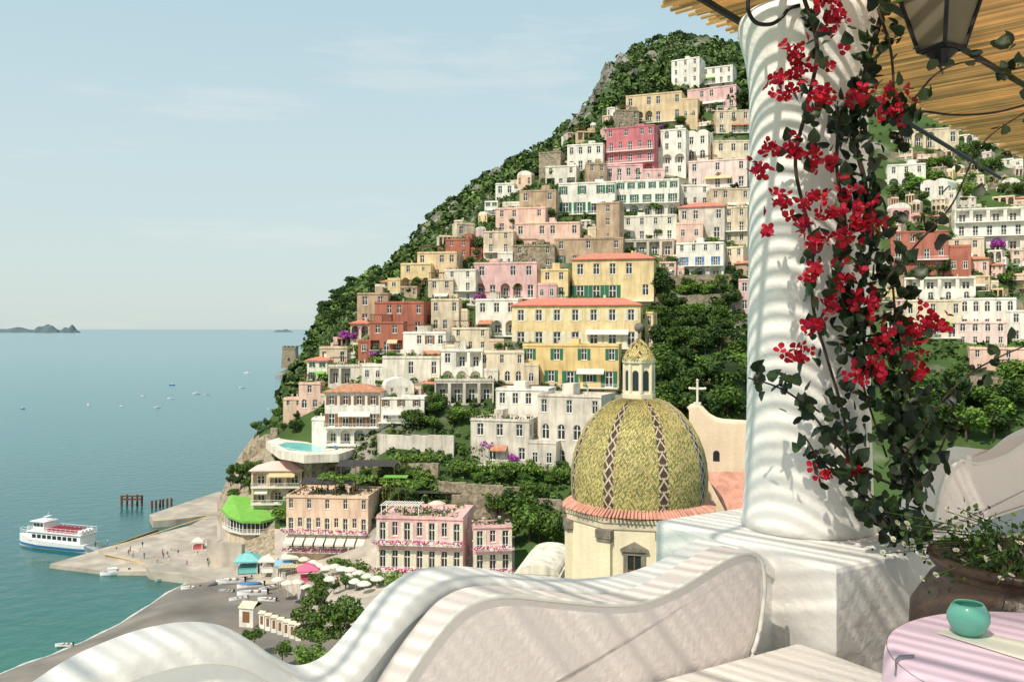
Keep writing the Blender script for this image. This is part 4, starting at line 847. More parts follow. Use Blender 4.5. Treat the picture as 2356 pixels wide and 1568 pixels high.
for i in range(4):
    mb=MB();x=8.6*s_;y=(-1.5+i)*s_;mb.tube([(x-.5*s_,y,4.2*s_),(x+.5*s_,y,4.2*s_)],.42*s_,10);mb.build('life_raft','plain_white',fy)
def boat(u,v,z,L,rot,lab,hm='plain_white',inn='grey_rubber',cover=None,group=None,motor=True,cabin=False):
    t=thing('small_boat',lab,'boat',at_z(u,v,z),rot,group)
    hull_mesh(L,L*.36,L*.11,False,True).build('hull',[hm,hm,inn],t)
    for xa in (-.05,.2): mb=MB();mb.box(xa*L,(xa+.07)*L,-.16*L,.16*L,L*.1,L*.125);mb.build('thwart','brown_wood',t)
    if motor: mb=MB();mb.box(.5*L,.55*L,-.03*L,.03*L,-.02*L,.12*L);mb.box(.49*L,.57*L,-.04*L,.04*L,.121*L,.2*L);mb.build('outboard_motor','dark_iron',t)
    if cover:
        mb=MB();mb.lathe([(1,0),(.85,.35),(.45,.6),(0.01,.68)],14);mb.v=[(x*L*.46,y*L*.17,z_*L*.12+L*.12) for x,y,z_ in mb.v];mb.build('cover',cover,t,smooth=True)
    if cabin: mb=MB();mb.prism([(-.22*L,-.1*L),(.08*L,-.13*L),(.08*L,.13*L),(-.22*L,.1*L)],L*.11,L*.24);mb.build('cabin','plain_white',t);mb=MB();mb.prism([(-.24*L,-.11*L),(.1*L,-.14*L),(.1*L,.14*L),(-.24*L,.11*L)],L*.241,L*.255);mb.build('cabin_roof','plain_white',t)
    return t
for i,(u,v,L,lab) in enumerate([(205,932,5.6,'white boat at anchor, leftmost of the near row'),(280,934,5,'white boat at anchor, second from left in the near row'),(362,937,4.6,'white boat at anchor, rightmost of the near row'),(329,911,5.6,'anchored boat behind the near row, left of its neighbours'),(396,885,6,'dark anchored boat farther out, by itself'),(393,916,5.5,'anchored boat behind the near row, middle'),(452,905,6.5,'left one of two anchored boats nearest the cliff'),(476,907,4.5,'right one of two anchored boats nearest the cliff'),(570,858,9,'far anchored boat close to the watchtower'),(557,891,6,'anchored boat off the cliff below the watchtower'),(52,939,4,'small dark buoy boat near the left edge of the sea'),(622,940,4,'small boat against the foot of the cliff')]):
    boat(u,v,0,L,R.uniform(-.6,.6),lab,group='boats anchored in the bay',hm='plain_white' if i not in(4,10) else 'hull_blue',cabin=i%2==0,motor=False)
boat(263,1320,0,6.4,.35,'white motorboat alongside the pier landing',cabin=True)
boat(370,1332,0,4.2,1.3,'white dinghy pointing out from the quay rocks')
boat(438,1353,.8,4.2,.1,'white rowing boat pulled up at the water line')
boat(494,1341,1.9,4.,.9,'grey inflatable boat lying on the upper beach',hm='grey_rubber')
boat(530,1339,1.9,6.2,.2,'long white boat beside the grey inflatable on the beach')
boat(576,1349,1.9,5.8,.3,'boat under a bright blue cover on the beach',cover='hull_blue')
boat(580,1367,1.9,6.4,.15,'white boat in front of the blue-covered one')
boat(560,1331,2.1,3.6,.5,'small grey boat behind the blue-covered one',hm='grey_rubber')
boat(614,1353,2.2,3.8,.7,'small white dinghy right of the blue-covered boat')
boat(520,1360,1.7,3.6,-.2,'small grey dinghy in front of the long white boat',hm='grey_rubber')
boat(548,1378,1.9,3.8,.4,'small white dinghy nearest the camera in the cluster of beached boats')
boat(614,1380,2.1,4.2,-.2,'small white boat beside the terrace wall below the parasols')
boat(147,1484,.2,3.2,.1,'lone white dinghy at the shore near the bottom left')
# ------------------------------------------------------------------ kiosks, parasols, beach huts
def kiosk(u,v,z,w,h,rm_,lab,cm='white_paint'):
    t=thing('kiosk',lab,'kiosk',at_z(u,v,z),R.uniform(-.3,.3));q=w/2
    for x in(-q,q):
        for y in(-q,q): mb=MB();mb.box(x-.07,x+.07,y-.07,y+.07,-1,h);mb.build('post','white_paint',t)
    mb=MB();mb.box(-q+.1,q-.1,-q+.1,q-.1,0,h*.4);mb.box(-q,q,-q,q,h*.4+.001,h*.4+.09);mb.build('counter',cm,t)
    o=q*1.3;mb=MB();A=[(-o,-o,h),(o,-o,h),(o,o,h),(-o,o,h)]
    for i in range(4):
        a,b=A[i],A[(i+1)%4];mb.face([a,b,(b[0]*.2,b[1]*.2,h+w*.3),(a[0]*.2,a[1]*.2,h+w*.3)]);mb.face([a,b,(b[0],b[1],h-.35),(a[0],a[1],h-.35)])
    mb.box(-o*.2,o*.2,-o*.2,o*.2,h+w*.3,h+w*.36);mb.build('roof',rm_,t)
kiosk(572,1312,2.2,4.6,3,'teal_canvas','teal roofed kiosk at the beach end of the pier','teal_canvas')
kiosk(618,1312,3.2,3.2,2.8,'white_canvas','grey white kiosk right of the teal one')
kiosk(655,1322,4,3.4,2.8,'blue_canvas','light blue roofed kiosk in the row of beach stalls')
kiosk(668,1306,5.5,3.,2.8,'white_canvas','white kiosk behind the light blue one')
kiosk(708,1336,6,3.4,2.8,'rose_canvas','rose pink roofed kiosk at the right end of the stalls','rose_canvas')
kiosk(457,1260,2.,2.4,2.2,'white_canvas','small white and red ticket booth out on the pier','seat_red')
def parasol(u,v,z,r,h,m,lab,group=None,p=None):
    t=thing('parasol',lab,'parasol',p or at_z(u,v,z),0,group);mb=MB();mb.tube([(0,0,-1),(0,0,h)],.04,6);mb.build('pole','white_paint',t)
    mb=MB();mb.lathe([(r,h-.5),(r*.55,h-.1),(.05,h+.12)],8,cap=False);mb.lathe([(r,h-.5),(r,h-.68)],8,cap=False);mb.build('canopy',m,t)
for i,(u,v) in enumerate([(640,1352),(662,1360),(684,1358),(706,1370)]): parasol(u,v,5.,1.5,2.4,'white_canvas',['leftmost white parasol on the terrace below the stalls','second white parasol on the terrace below the stalls','third white parasol on the terrace below the stalls','rightmost white parasol on the terrace below the stalls'][i])
for u,v in [(735,1320),(752,1326),(806,1330),(826,1338),(846,1346),(868,1352),(800,1345),(770,1322),(720,1312),(788,1328),(700,1304),(742,1345),(760,1352),(818,1358),(838,1364)]: parasol(u,v,0,1.4,2.4,'white_canvas','white parasol on the street in front of the beachfront hotels','white parasols in front of the beachfront hotels',P(u,v,depth(u,v)))
parasol(0,0,0,1.9,2.3,'pink_awning','pink parasol on the roof garden of the pink beachfront hotel',None,P(1005,1176,depth(1005,1312)+6))
def hut(u,v,z,w,h,lab,rot=-.25):
    t=thing('beach_hut',lab,'beach hut',at_z(u,v,z),rot,'row of white beach huts');d=w*1.1;mb=MB();mb.box(-w/2,w/2,0,d,-1.5,h);mb.build('wall','W',t)
    mb=MB();mb.face([(-w/2-.15,-.2,h+.003),(w/2+.15,-.2,h+.003),(w/2+.15,d/2,h+w*.3),(-w/2-.15,d/2,h+w*.3)]);mb.face([(-w/2-.15,d+.2,h+.003),(w/2+.15,d+.2,h+.003),(w/2+.15,d/2,h+w*.3),(-w/2-.15,d/2,h+w*.3)]);mb.box(-w/2-.15,w/2+.15,-.2,d+.2,h-.1,h);mb.build('roof','CR',t)
    mb=MB();mb.box(-w*.25,w*.25,-.04,-.005,0,h*.75);mb.build('door','brown_wood',t)
hut(566,1430,3,3.,2.8,'largest white beach hut at the left end of the row')
for i in range(7): hut(602+i*14,1434+i*5,3,1.12,2.1,['first small white beach hut after the largest one','second small white beach hut from the largest','third small white beach hut from the largest','fourth small white beach hut, in the middle of the row','fifth small white beach hut from the largest','sixth small white beach hut, next to the last','last small white beach hut, beside the pine'][i])
# ------------------------------------------------------------------ people
def person_mesh(stride):
    me=bpy.data.meshes.new('p');s=stride
    V=[(0,0,.95),(0,0,1.15),(0,0,1.38),(0,0,1.5),(0,0,1.62),(0,.01,1.7),(-.1,0,.9),(-.11,-s*.5,.5),(-.11,-s,.08),(-.11,-s-.14,.04),(.1,0,.9),(.11,s*.4,.5),(.11,s,.08),(.11,s-.14,.04),(-.19,0,1.4),(-.24,s*.4,1.12),(-.24,s*.5-.08,.86),(.19,0,1.4),(.24,-s*.4,1.12),(.24,-s*.5-.08,.86)]
    E=[(0,1),(1,2),(2,3),(3,4),(4,5),(0,6),(6,7),(7,8),(8,9),(0,10),(10,11),(11,12),(12,13),(2,14),(14,15),(15,16),(2,17),(17,18),(18,19)]
    rad_=[.13,.12,.14,.055,.095,.09,.09,.065,.045,.04,.09,.065,.045,.04,.06,.045,.04,.06,.045,.04]
    me.from_pydata(V,E,[]);o=bpy.data.objects.new('p',me);C.objects.link(o);md=o.modifiers.new('s','SKIN')
    for i,sv in enumerate(me.skin_vertices[0].data): sv.radius=(rad_[i],rad_[i]*.8);sv.use_root=(i==0)
    o.modifiers.new('u','SUBSURF').levels=1
    dg=bpy.context.evaluated_depsgraph_get();out=bpy.data.meshes.new_from_object(o.evaluated_get(dg));bpy.data.objects.remove(o)
    for k in range(4): out.materials.append(None)
    for p in out.polygons:
        z=p.center.z;p.material_index=0 if z>1.47 and not(z>1.67) else (3 if z>=1.67 else (1 if z>.93 and abs(p.center.x)<.3 and not(abs(p.center.x)>.2 and z<1.1) else (2 if z>.1 and abs(p.center.x)<.2 else 0)))
        p.use_smooth=True
    out.name='person';return out
mat('skin',(.5,.3,.2),.6,.05,2.);mat('hair',(.05,.03,.02),.7,.1,2.)
CL={'red':(.5,.05,.05),'white':(.75,.75,.72),'blue':(.06,.15,.4),'black':(.02,.02,.02),'yellow':(.6,.45,.08),'green':(.06,.3,.12),'navy':(.02,.03,.1),'beige':(.5,.42,.3),'pink':(.6,.25,.3),'grey':(.25,.25,.26)}
for k,v in CL.items(): mat('cloth_'+k,v,.9,.1,2.)
PM=[person_mesh(.22),person_mesh(.03)]
PL=[(220,1256,'green','navy'),(232,1258,'blue','beige'),(248,1252,'white','blue'),(296,1276,'red','black'),(306,1281,'white','navy'),(328,1258,'black','grey'),(332,1284,'blue','black'),(376,1284,'red','blue'),(388,1290,'pink','white'),(394,1266,'white','grey'),(362,1294,'yellow','blue'),(410,1277,'navy','beige'),(374,1274,'beige','black'),(300,1268,'grey','navy'),(480,1304,'green','black'),(478,1296,'black','beige'),(322,1268,'white','beige'),(385,1281,'blue','white'),(268,1270,'red','white'),(455,1275,'yellow','navy'),(430,1300,'pink','blue'),(762,1334,'white','black'),(776,1340,'red','beige'),(790,1344,'blue','grey'),(748,1338,'green','beige'),(805,1352,'black','blue'),(782,1356,'yellow','beige')]
for i,(u,v,a,b_) in enumerate(PL):
    o=link('person',PM[i%2],None,(at_z(u,v,2.01 if u>235 else 1.01) if u<600 else P(u,v,depth(u,v))+Vector((0,-.3,.05))),R.random()*6)
    for s,m_ in enumerate(('skin','cloth_'+a,'cloth_'+b_,'hair')): o.material_slots[s].link='OBJECT';o.material_slots[s].material=M[m_]
    tag(o,f"person in {a} top and {b_} trousers {'walking' if i%2==0 else 'standing'} {'on the pier' if u<600 else 'on the street behind the beach'}",'person','people on the pier' if u<600 else 'people on the street')
# ------------------------------------------------------------------ headland, watchtower, islands
hz=mat('headland_rock',(.24,.22,.19),.95,.4,.05,0,.6,.2,col2=(.08,.10,.05),mixscale=.06)
mb=MB();c=at_z(648,868,0)
for j in range(9):
    t=j/8
    for i in range(28):
        a=2*pi*i/28;r=(30-20*t)*(1+.35*noise.noise(Vector((math.cos(a)*1.5,math.sin(a)*1.5,t*2))));mb.v.append((c.x+12+r*math.cos(a),c.y+60+2.2*r*math.sin(a),-3+19*t+2*noise.noise(Vector((a,t*3,1)))))
for j in range(8):
    for i in range(28): i2=(i+1)%28;mb.f.append((j*28+i,j*28+i2,(j+1)*28+i2,(j+1)*28+i));mb.m.append(0)
mb.f.append(tuple(8*28+i for i in range(28)));mb.m.append(0);struct(mb.build('headland_rock',hz))
t=thing('watchtower','square stone watchtower on the rocky point across the bay','tower',(c.x-2,c.y+52,14));w=9.5;mb=MB()
A=[(-w,-w),(w,-w),(w,w),(-w,w)]
for i in range(4):
    p,q=A[i],A[(i+1)%4];mb.face([(p[0],p[1],-4),(q[0],q[1],-4),(q[0]*.85,q[1]*.85,20),(p[0]*.85,p[1]*.85,20)])
mb.face([(p[0]*.85,p[1]*.85,20) for p in A]);mb.box(-w*.9,w*.9,-w*.9,w*.9,20.01,22)
for i in range(4): mb.box(-w*.9+i*w*.53,-w*.9+i*w*.53+w*.22,-w*.9,w*.9,22.01,24)
mb.build('wall','ST',t);mb=MB();mb.box(-1,1,-w-.3,-w+.2,6,9);mb.build('window','glass',t)
mat('hazy_island',(.10,.14,.155),.95,.15,.004)  # aerial haze mixed into the islands' base colour
def island(u0,u1,hpx,D,seed):
    mb=MB();n=40;a=P(u0,V0,D).x;b_=P(u1,V0,D).x;Hh=hpx*D/F
    for j in range(7):
        for i in range(n+1):
            t=i/n;y=(j/6-.5)*(b_-a)*.5;prof=math.sin(pi*t)**.6*math.sin(pi*j/6)**.7;z=Hh*prof*(.75+.45*noise.noise(Vector((t*4+seed,j*.3,seed))))-2;mb.v.append((a+(b_-a)*t,D+y,z))
    for j in range(6):
        for i in range(n): q=j*(n+1)+i;mb.f.append((q,q+1,q+n+2,q+n+1));mb.m.append(0)
    struct(mb.build('island','hazy_island',smooth=True))
island(-40,95,14,14000,1.);island(78,138,24,13500,4.);island(138,183,19,13500,7.);island(630,674,8,16000,9.)
# ------------------------------------------------------------------ FOREGROUND TERRACE
E1=Vector((.532,-.847,0)).normalized();E2=Vector((-E1.y,E1.x,0))
CAM=Vector((0,0,H));Mp=Vector((.76,3.09,0))
def on_plane(u,v,p0,n):
    d=Vector(((u-U0)/F,1,-(v-V0)/F));return CAM+d*((p0.dot(n)-CAM.dot(n))/d.dot(n))
plaster=mat('terrace_plaster',(.88,.85,.80),.85,.04,2.,0,.25,14.)
mat('cushion_fabric',(.85,.75,.69),.9,.03,3.,0,.15,60.);mat('seat_fabric',(.87,.83,.77),.9,.03,3.,0,.15,60.);mat('cloth_pink',(.80,.61,.71),.85,.03,3.)
def wave_wall(cont,p0,n,th,zb,name,lab):
    pts=cat_rom([on_plane(u,v,p0,n) for u,v in cont],10);mb=MB();pr=[(0,None),(0,-.02),(.004,-.007),(.014,0),(th-.014,0),(th-.004,-.007),(th,-.02),(th,-.05),(th-.012,-.056),(th-.012,None)]
    for p in pts:
        for off,dz in pr: q=p+n*off;mb.v.append((q.x,q.y,zb if dz is None else p.z+dz))
    k=len(pr)
    for i in range(len(pts)-1):
        for j in range(k-1): a=i*k+j;mb.f.append((a,a+1,a+k+1,a+k));mb.m.append(0)
    for e in (0,len(pts)-1): mb.f.append(tuple(e*k+j for j in range(k)));mb.m.append(0)
    o=mb.build(name,plaster,None,smooth=True);o.data.set_sharp_from_angle(angle=math.radians(40));tag(o,lab,'wall');return o
wave_wall([(-500,1900),(-200,1740),(-60,1650),(60,1570),(160,1506),(260,1462),(340,1437),(420,1425),(500,1432),(570,1466),(625,1503),(680,1524),(740,1502),(795,1446),(845,1385),(900,1333),(970,1303),(1070,1299),(1200,1318),(1340,1326),(1440,1312),(1530,1276),(1590,1240),(1630,1236),(1668,1252),(1700,1275)],Mp,E1,.17,58.,'terrace_parapet','undulating white plastered parapet wall across the foreground')
def cushion(cont,p0,n,th,lab):
    pts=cat_rom([on_plane(u,v,p0,n) for u,v in cont],8);cz=sum((p for p in pts),Vector())/len(pts)
    t=thing('back_cushion',lab,'cushion',cz);mb=MB();N_=len(pts);rings=[(-th,.0),(-.015,0),(-.004,.01),(0,.03)]
    def inset(i,a):
        p,q=pts[(i-1)%N_],pts[(i+1)%N_];d=(q-p).normalized();m_=n.cross(d)
        if m_.dot(cz-pts[i])<0:m_=-m_
        return pts[i]+m_*a-cz
    for off,a in rings:
        for i in range(N_): mb.v.append(tuple(inset(i,a)+n*off))
    for r in range(3):
        for i in range(N_): i2=(i+1)%N_;mb.f.append((r*N_+i,r*N_+i2,(r+1)*N_+i2,(r+1)*N_+i));mb.m.append(0)
    mb.f.append(tuple(3*N_+i for i in range(N_)));mb.m.append(0);mb.build('cushion_body','cushion_fabric',t)
    mb=MB();mb.tube([pts[i]-cz for i in range(N_)]+[pts[0]-cz],.007,6);mb.build('piping','white_paint',t,smooth=True)
cushion([(760,1900),(860,1690),(930,1568),(990,1480),(1050,1410),(1110,1377),(1180,1368),(1280,1378),(1400,1388),(1480,1382),(1560,1350),(1630,1308),(1680,1281),(1722,1270),(1750,1286),(1759,1340),(1752,1420),(1735,1490),(1700,1545),(1500,1640),(1250,1760),(1000,1880)],Mp+E1*.29,E1,.105,'wavy blush fabric back cushion leaning on the white parapet')
def local_box(o,a0,a1,b0,b1): return [o+E1*a+E2*b for a,b in ((a0,b0),(a1,b0),(a1,b1),(a0,b1))]
def bev_box(name,m,poly,z0,z1,r,lab,cat):
    mb=MB();c=sum(poly,Vector())/4
    ins=lambda a:[p+((c-p).normalized())*a*1.41 for p in poly];rings=[(0,z0),(0,z1-r),(r*.3,z1-r*.3),(r,z1)]
    for a,z in rings:
        for p in ins(a): mb.v.append((p.x,p.y,z))
    for i in range(3):
        for j in range(4): j2=(j+1)%4;mb.f.append((i*4+j,i*4+j2,(i+1)*4+j2,(i+1)*4+j));mb.m.append(0)
    mb.f.append((12,13,14,15));mb.m.append(0);mb.f.append((3,2,1,0));mb.m.append(0)
    return tag(mb.build(name,m),lab,cat)
bev_box('pedestal',plaster,local_box(Mp,-.408,.408,.002,.815),58.,59.28,.018,'square white plastered pedestal under the column','pedestal')
bev_box('bench',plaster,local_box(Mp,.30,.80,-3.,-.004),58.,58.95,.02,'white masonry bench in front of the parapet','bench')
bev_box('seat_cushion','seat_fabric',local_box(Mp,.30,.80,-3.,-.012),58.955,59.03,.025,'flat pale seat cushion on the masonry bench','cushion')
mb=MB();mb.lathe([(.238,59.283),(.232,59.32),(.224,59.42),(.217,59.7),(.21,60.2),(.206,60.7),(.208,60.88),(.22,60.98),(.238,61.05),(.248,61.10),(.244,61.13),(.225,61.15)],64,(0,0))
mb.v=[(x*(1+.008*noise.noise(Vector((x*4,y*4,z*2)))),y*(1+.008*noise.noise(Vector((x*4,y*4,z*2+9)))),z) for x,y,z in mb.v];o=mb.build('column',plaster,None,(P(1858,1200,3.33).x,3.33,0),smooth=True);tag(o,'stout white plastered column with flared top on the pedestal','column')
pa=P(2090,1000,4.5);pb_=P(2420,1000,5.3);n2=Vector(((pb_-pa).y,-(pb_-pa).x,0)).normalized();pa0=Vector((pa.x,pa.y,0));w2=(pb_-pa);w2.z=0;w2.normalize()
fl_=lambda s:[Mp+E1*(.05+s)+E2*(-5+s),Mp+E1*(.05+s)+E2*(.6),pa0+n2*(.03+s)-w2*.1,pa0+n2*(.03+s)+w2*(4-s),Mp+E1*(6-s)+E2*(7-s),Mp+E1*(6-s)+E2*(-5+s)]
mb=MB();mb.prism([p[:2] for p in fl_(0)],57.6,58.5)
mat('floor_tile',(.82,.74,.66),.7,.06,2.);struct(mb.build('terrace_floor','floor_tile'))
mb=MB();mb.prism([p[:2] for p in fl_(.12)],30,57.598);tag(mb.build('terrace_building',plaster),'white building base carrying the flowered terrace','building')
wave_wall([(2050,1180),(2100,1110),(2140,1062),(2175,1030),(2205,1026),(2240,1042),(2275,1030),(2320,996),(2375,975),(2450,960),(2600,980)],pa0,n2,.18,58.,'terrace_parapet','white curved parapet with striped shade at the right behind the flowers')
cushion([(2150,1240),(2160,1150),(2180,1090),(2210,1058),(2250,1064),(2310,1046),(2360,1016),(2430,1000),(2470,1030),(2480,1120),(2400,1150),(2280,1190)],pa0+n2*.30,n2,.1,'curved pale cushion on the right-hand parapet behind the flowers')
bev_box('bench',plaster,[pa0+n2*.32-w2*.2,pa0+n2*.32+w2*3,pa0+n2*.8+w2*3,pa0+n2*.8-w2*.2],58.,59.0,.02,'white bench in front of the right-hand parapet','bench')
# pergola: reed roof and iron girders
g=Vector((.71,.704,0)).normalized();r_=Vector((g.y,-g.x,0));ZR=61.37
mat('reed',(.84,.62,.36),.6,.14,3.,island=.28,transl=.55)
mb=MB();x=-4.2;e0=Vector((.58,3.72,0))
while x<8.2:
    fine=x>-.15
    jit=R.uniform(-.07,.05);a=e0+g*x+r_*jit;b_=e0+g*x+r_*(2.75);z=ZR+R.uniform(-.003,.003);d=R.uniform(.0085,.0105) if fine else R.uniform(.0085,.011);tl=R.uniform(-.003,.003)
    mb.tube([(a.x,a.y,z),((a.x+b_.x)/2+g.x*tl,(a.y+b_.y)/2+g.y*tl,z+R.uniform(-.003,.003)),(b_.x+g.x*tl,b_.y+g.y*tl,z)],d,7)
    if not fine: x+=.027+R.uniform(-.002,.003)+(R.uniform(.016,.030) if R.random()<.8 else 0)
    else: x+=.0175+R.uniform(-.001,.001)
o=mb.build('reed_roof','reed',None,smooth=True);tag(o,'golden reed mat roof of the pergola over the terrace','roof')
def girder(p,q,lab,r=.015):
    mb=MB();d=(q-p).normalized();p=p-d*6;q=q+d*5;mb.tube([p,q],r,6);tag(mb.build('girder','dark_iron'),lab,'beam')
girder(at_z(1620,0,61.31),at_z(1745,75,61.31),'dark iron girder under the reed roof left of the column top')
girder(at_z(2225,118,61.31),at_z(2356,195,61.31),'dark iron girder under the reed roof at the right by the lantern')
for (a,r9,lab) in (([(1722,-10),(1722,25),(1740,52),(1775,55),(1800,38),(1815,20),(1840,12)],.007,'curled iron scroll bracket at the column top'),([(2120,255),(2200,264),(2290,258),(2380,235)],.004,'thin bent iron rod under the reed roof right of the column')):
    mb=MB();mb.tube(cat_rom([P(u,v,3.1) for u,v in a],6),r9,6);tag(mb.build('iron_bracket','dark_iron'),lab,'bracket')
# lantern
lt=P(2165,128,2.9);la=thing('hanging_lantern','dark iron lantern with frosted panes hanging under the reed roof','lantern',lt,.5)
b0,b1,hh=.048,.088,.20
def sq(r,z): return [Vector((x*r,y*r,z)) for x,y in((-1,-1),(1,-1),(1,1),(-1,1))]
lo,hi=sq(b0,.02),sq(b1,hh);mb=MB()
for i in range(4):
    j=(i+1)%4;mb.tube([lo[i],hi[i]],.007,6);mb.tube([lo[i],lo[j]],.008,6);mb.tube([hi[i],hi[j]],.010,6)
    mb.tube([hi[i],Vector((0,0,hh+.11))],.007,6)
mb.lathe([(.02,-.03),(.028,-.01),(.05,.01),(.05,.018)],10);mb.tube([(0,0,hh+.11),(0,0,.50)],.006,6);mb.build('lantern_frame','dark_iron',la)
mat('lantern_glass',(.34,.29,.2),.35,.15,6.,spec=.5,transl=.5)
for i in range(4):
    j=(i+1)%4;mb=MB();s=.95;mb.face([lo[i]*s+Vector((0,0,.01)),lo[j]*s+Vector((0,0,.01)),Vector((hi[j].x*s,hi[j].y*s,hh-.01)),Vector((hi[i].x*s,hi[i].y*s,hh-.01))]);mb.build('pane','lantern_glass',la)
mb=MB()
for i in range(4): j=(i+1)%4;mb.face([Vector((hi[i].x*1.1,hi[i].y*1.1,hh+.012)),Vector((hi[j].x*1.1,hi[j].y*1.1,hh+.012)),(0,0,hh+.10)])
mb.build('cap','dark_iron',la)
# ------------------------------------------------------------------ flowering vine on the column
mat('vine_leaf',(.010,.026,.009),.45,.3,6.,island=.5,col2=(.03,.052,.015),transl=.12,spec=.4);mat('vine_flower',(.50,.007,.016),.7,.25,8.,island=.4,col2=(.36,.008,.04),transl=.25)
mat('vine_stem',(.05,.035,.025),.9,.2,8.);mat('daisy_white',(.75,.73,.65),.7,.05,8.);mat('daisy_yellow',(.6,.42,.05),.7,.05,8.)
LV=[(0,0,0),(-.42,.12,.06),(-.45,.45,.1),(-.22,.8,.05),(0,1.05,-.06),(.22,.8,.05),(.45,.45,.1),(.42,.12,.06),(0,.5,-.04)];LF=[(0,8,2,1),(8,4,3,2),(0,7,6,8),(8,6,5,4)]
def rmat(p,s):
    e=(R.uniform(-.9,.9)+pi/2*.7,R.uniform(-.8,.8),R.uniform(0,6.28))
    return Matrix.Translation(p)@Euler(e).to_matrix().to_4x4()@Matrix.Scale(s,4)
vine=thing('flowering_vine','bougainvillea vine with red flowers climbing the white column','vine',P(2060,1260,3.0))
VO=Vector(vine.location)
paths=[([(2045,-20),(1995,150),(1965,300),(1990,420),(2005,560),(1970,700),(2000,820),(2050,950),(2085,1080),(2085,1250)],38,3.02,450,.008),
([(1845,-20),(1880,110),(1855,250),(1830,380),(1868,560),(1870,700),(1905,830),(1940,950),(1960,1080),(2040,1200)],20,3.04,150,.006),
([(1935,240),(1925,380),(1945,520),(1930,640),(1960,760),(1990,900),(2040,1050)],22,3.0,130,.005),
([(2070,1120),(1985,1080),(1915,1010),(1850,930),(1790,890),(1722,868)],26,2.95,62,.004),
([(2060,1180),(1960,1120),(1890,1060),(1850,1000)],32,2.95,48,.004),
([(2080,1050),(2160,930),(2230,860),(2300,820),(2370,790)],18,2.9,20,.0025),
([(2040,640),(2110,560),(2190,470),(2260,330),(2370,250)],22,2.9,28,.0025),
([(2100,230),(2160,165),(2240,140),(2310,160),(2370,150)],22,2.85,26,.0025),
([(2085,1090),(2110,990),(2080,850),(2060,720),(2050,600)],34,2.98,160,.005),
([(2085,1160),(2140,1080),(2180,990),(2200,900)],22,2.9,24,.003),
([(1990,1160),(2060,1210),(2110,1230)],38,2.88,100,.006),
([(2020,20),(2050,120),(2060,260),(2080,330)],20,2.98,46,.004)]
stem=MB();lm=[]
for pts,wd,D,n,sr in paths:
    c3=cat_rom([P(u,v,D) for u,v in pts],8);stem.tube([p-VO for p in c3],[sr*(1-.6*i/len(c3))+.0012 for i in range(len(c3))],6)
    for i in range(n):
        p=R.choice(c3)+Vector((R.gauss(0,wd*.6)*D/F,R.gauss(-.01,.05),R.gauss(0,.03)));lm.append(rmat(p-VO,R.uniform(.026,.054)))
stem.build('stem','vine_stem',vine,smooth=True);link('leaves',scatter('leaves',LV,LF,lm,'vine_leaf',True),vine)
FV=[];FF=[]
for k in range(3):
    a=2*pi*k/3;ca,sa=math.cos(a),math.sin(a);b=len(FV)
    for (x,y,z) in [(0,.04,0),(-.46,.4,.26),(-.34,.8,.38),(0,1.,.36),(.34,.8,.38),(.46,.4,.26),(0,.55,.16)]: FV.append((x*ca-y*sa,x*sa+y*ca,z))
    FF+=[(b,b+6,b+2,b+1),(b+6,b+3,b+2),(b,b+5,b+4,b+6),(b+6,b+4,b+3)]
CLU=[(1850,150,55),(1800,195,42),(1885,230,40),(1822,120,30),(1920,45,42),(1895,10,30),(2045,240,45),(2082,268,26),(1972,222,28),(1782,338,18),(1828,350,30),(1746,386,26),(1876,364,26),(1916,372,18),(1805,465,34),(1872,455,22),(1852,517,28),(1769,530,16),(1912,485,30),(1968,470,52),(1995,520,36),(1892,555,30),(1872,628,24),(1945,636,26),(1900,700,28),(1870,748,24),(1838,805,34),(1990,700,45),(2045,785,48),(2100,750,48),(2155,745,34),(1978,850,30),(1886,1088,18),(1957,1080,22),(2110,830,30),(1940,545,26),(2020,850,26)]
for u,v,r in CLU:
    D=2.93;mm=[rmat(P(u,v,D)+Vector((R.gauss(0,r*.47)*D/F,R.gauss(0,.025),R.gauss(0,r*.47)*D/F))-VO,R.uniform(.017,.026)) for _ in range(max(5,int(r*.42)))]
    link('flower_cluster',scatter('flower_cluster',FV,FF,mm,'vine_flower',True),vine)
# pot with daisies
pc=Vector((1.43,2.5,58.5));mat('pot_glaze',(.035,.02,.013),.4,.4,5.,0,.4,9.,spec=.4,col2=(.07,.04,.022))
mb=MB();mb.lathe([(.17,.0),(.2,.1),(.27,.35),(.315,.6),(.31,.72),(.26,.80),(.235,.825),(.26,.85),(.265,.87),(.24,.872),(.225,.83),(.2,.8),(.01,.79)],40);tag(mb.build('flower_pot','pot_glaze',None,pc,smooth=True),'large dark glazed pot beside the pedestal behind the table','pot')
dp=thing('daisy_plant','white daisies in fine green foliage growing from the dark pot','plant',pc+Vector((0,0,.8)));sb=MB();lm=[];heads=[]
for i in range(120):
    a=R.random()*6.28;l=R.uniform(.06,.23);o_=R.uniform(.12,.36);tip=Vector((math.cos(a)*o_-.06,math.sin(a)*o_*.8,l*R.uniform(.2,1.)));m1=tip*.5+Vector((0,0,.06));sb.tube([(0.1*math.cos(a),.1*math.sin(a),0),m1,tip],.0016,4)
    for k in range(9): p=m1.lerp(tip,R.random())+Vector((R.gauss(0,.02),R.gauss(0,.02),R.gauss(0,.02)));lm.append(rmat(p,R.uniform(.008,.017)))
    if i<64: heads.append(tip)
sb.build('stems','leaf_dark',dp);link('leaves',scatter('leaves',LV,LF,lm,'leaf_dark'),dp)
dm=MB()
for k in range(10):
    a=2*pi*k/10;c_,s2=math.cos(a),math.sin(a);dm.face([(c_*.003-s2*.001,s2*.003+c_*.001,0),(c_*.011-s2*.003,s2*.011+c_*.003,.001),(c_*.014,s2*.014,.001),(c_*.011+s2*.003,s2*.011-c_*.003,.001)],0)
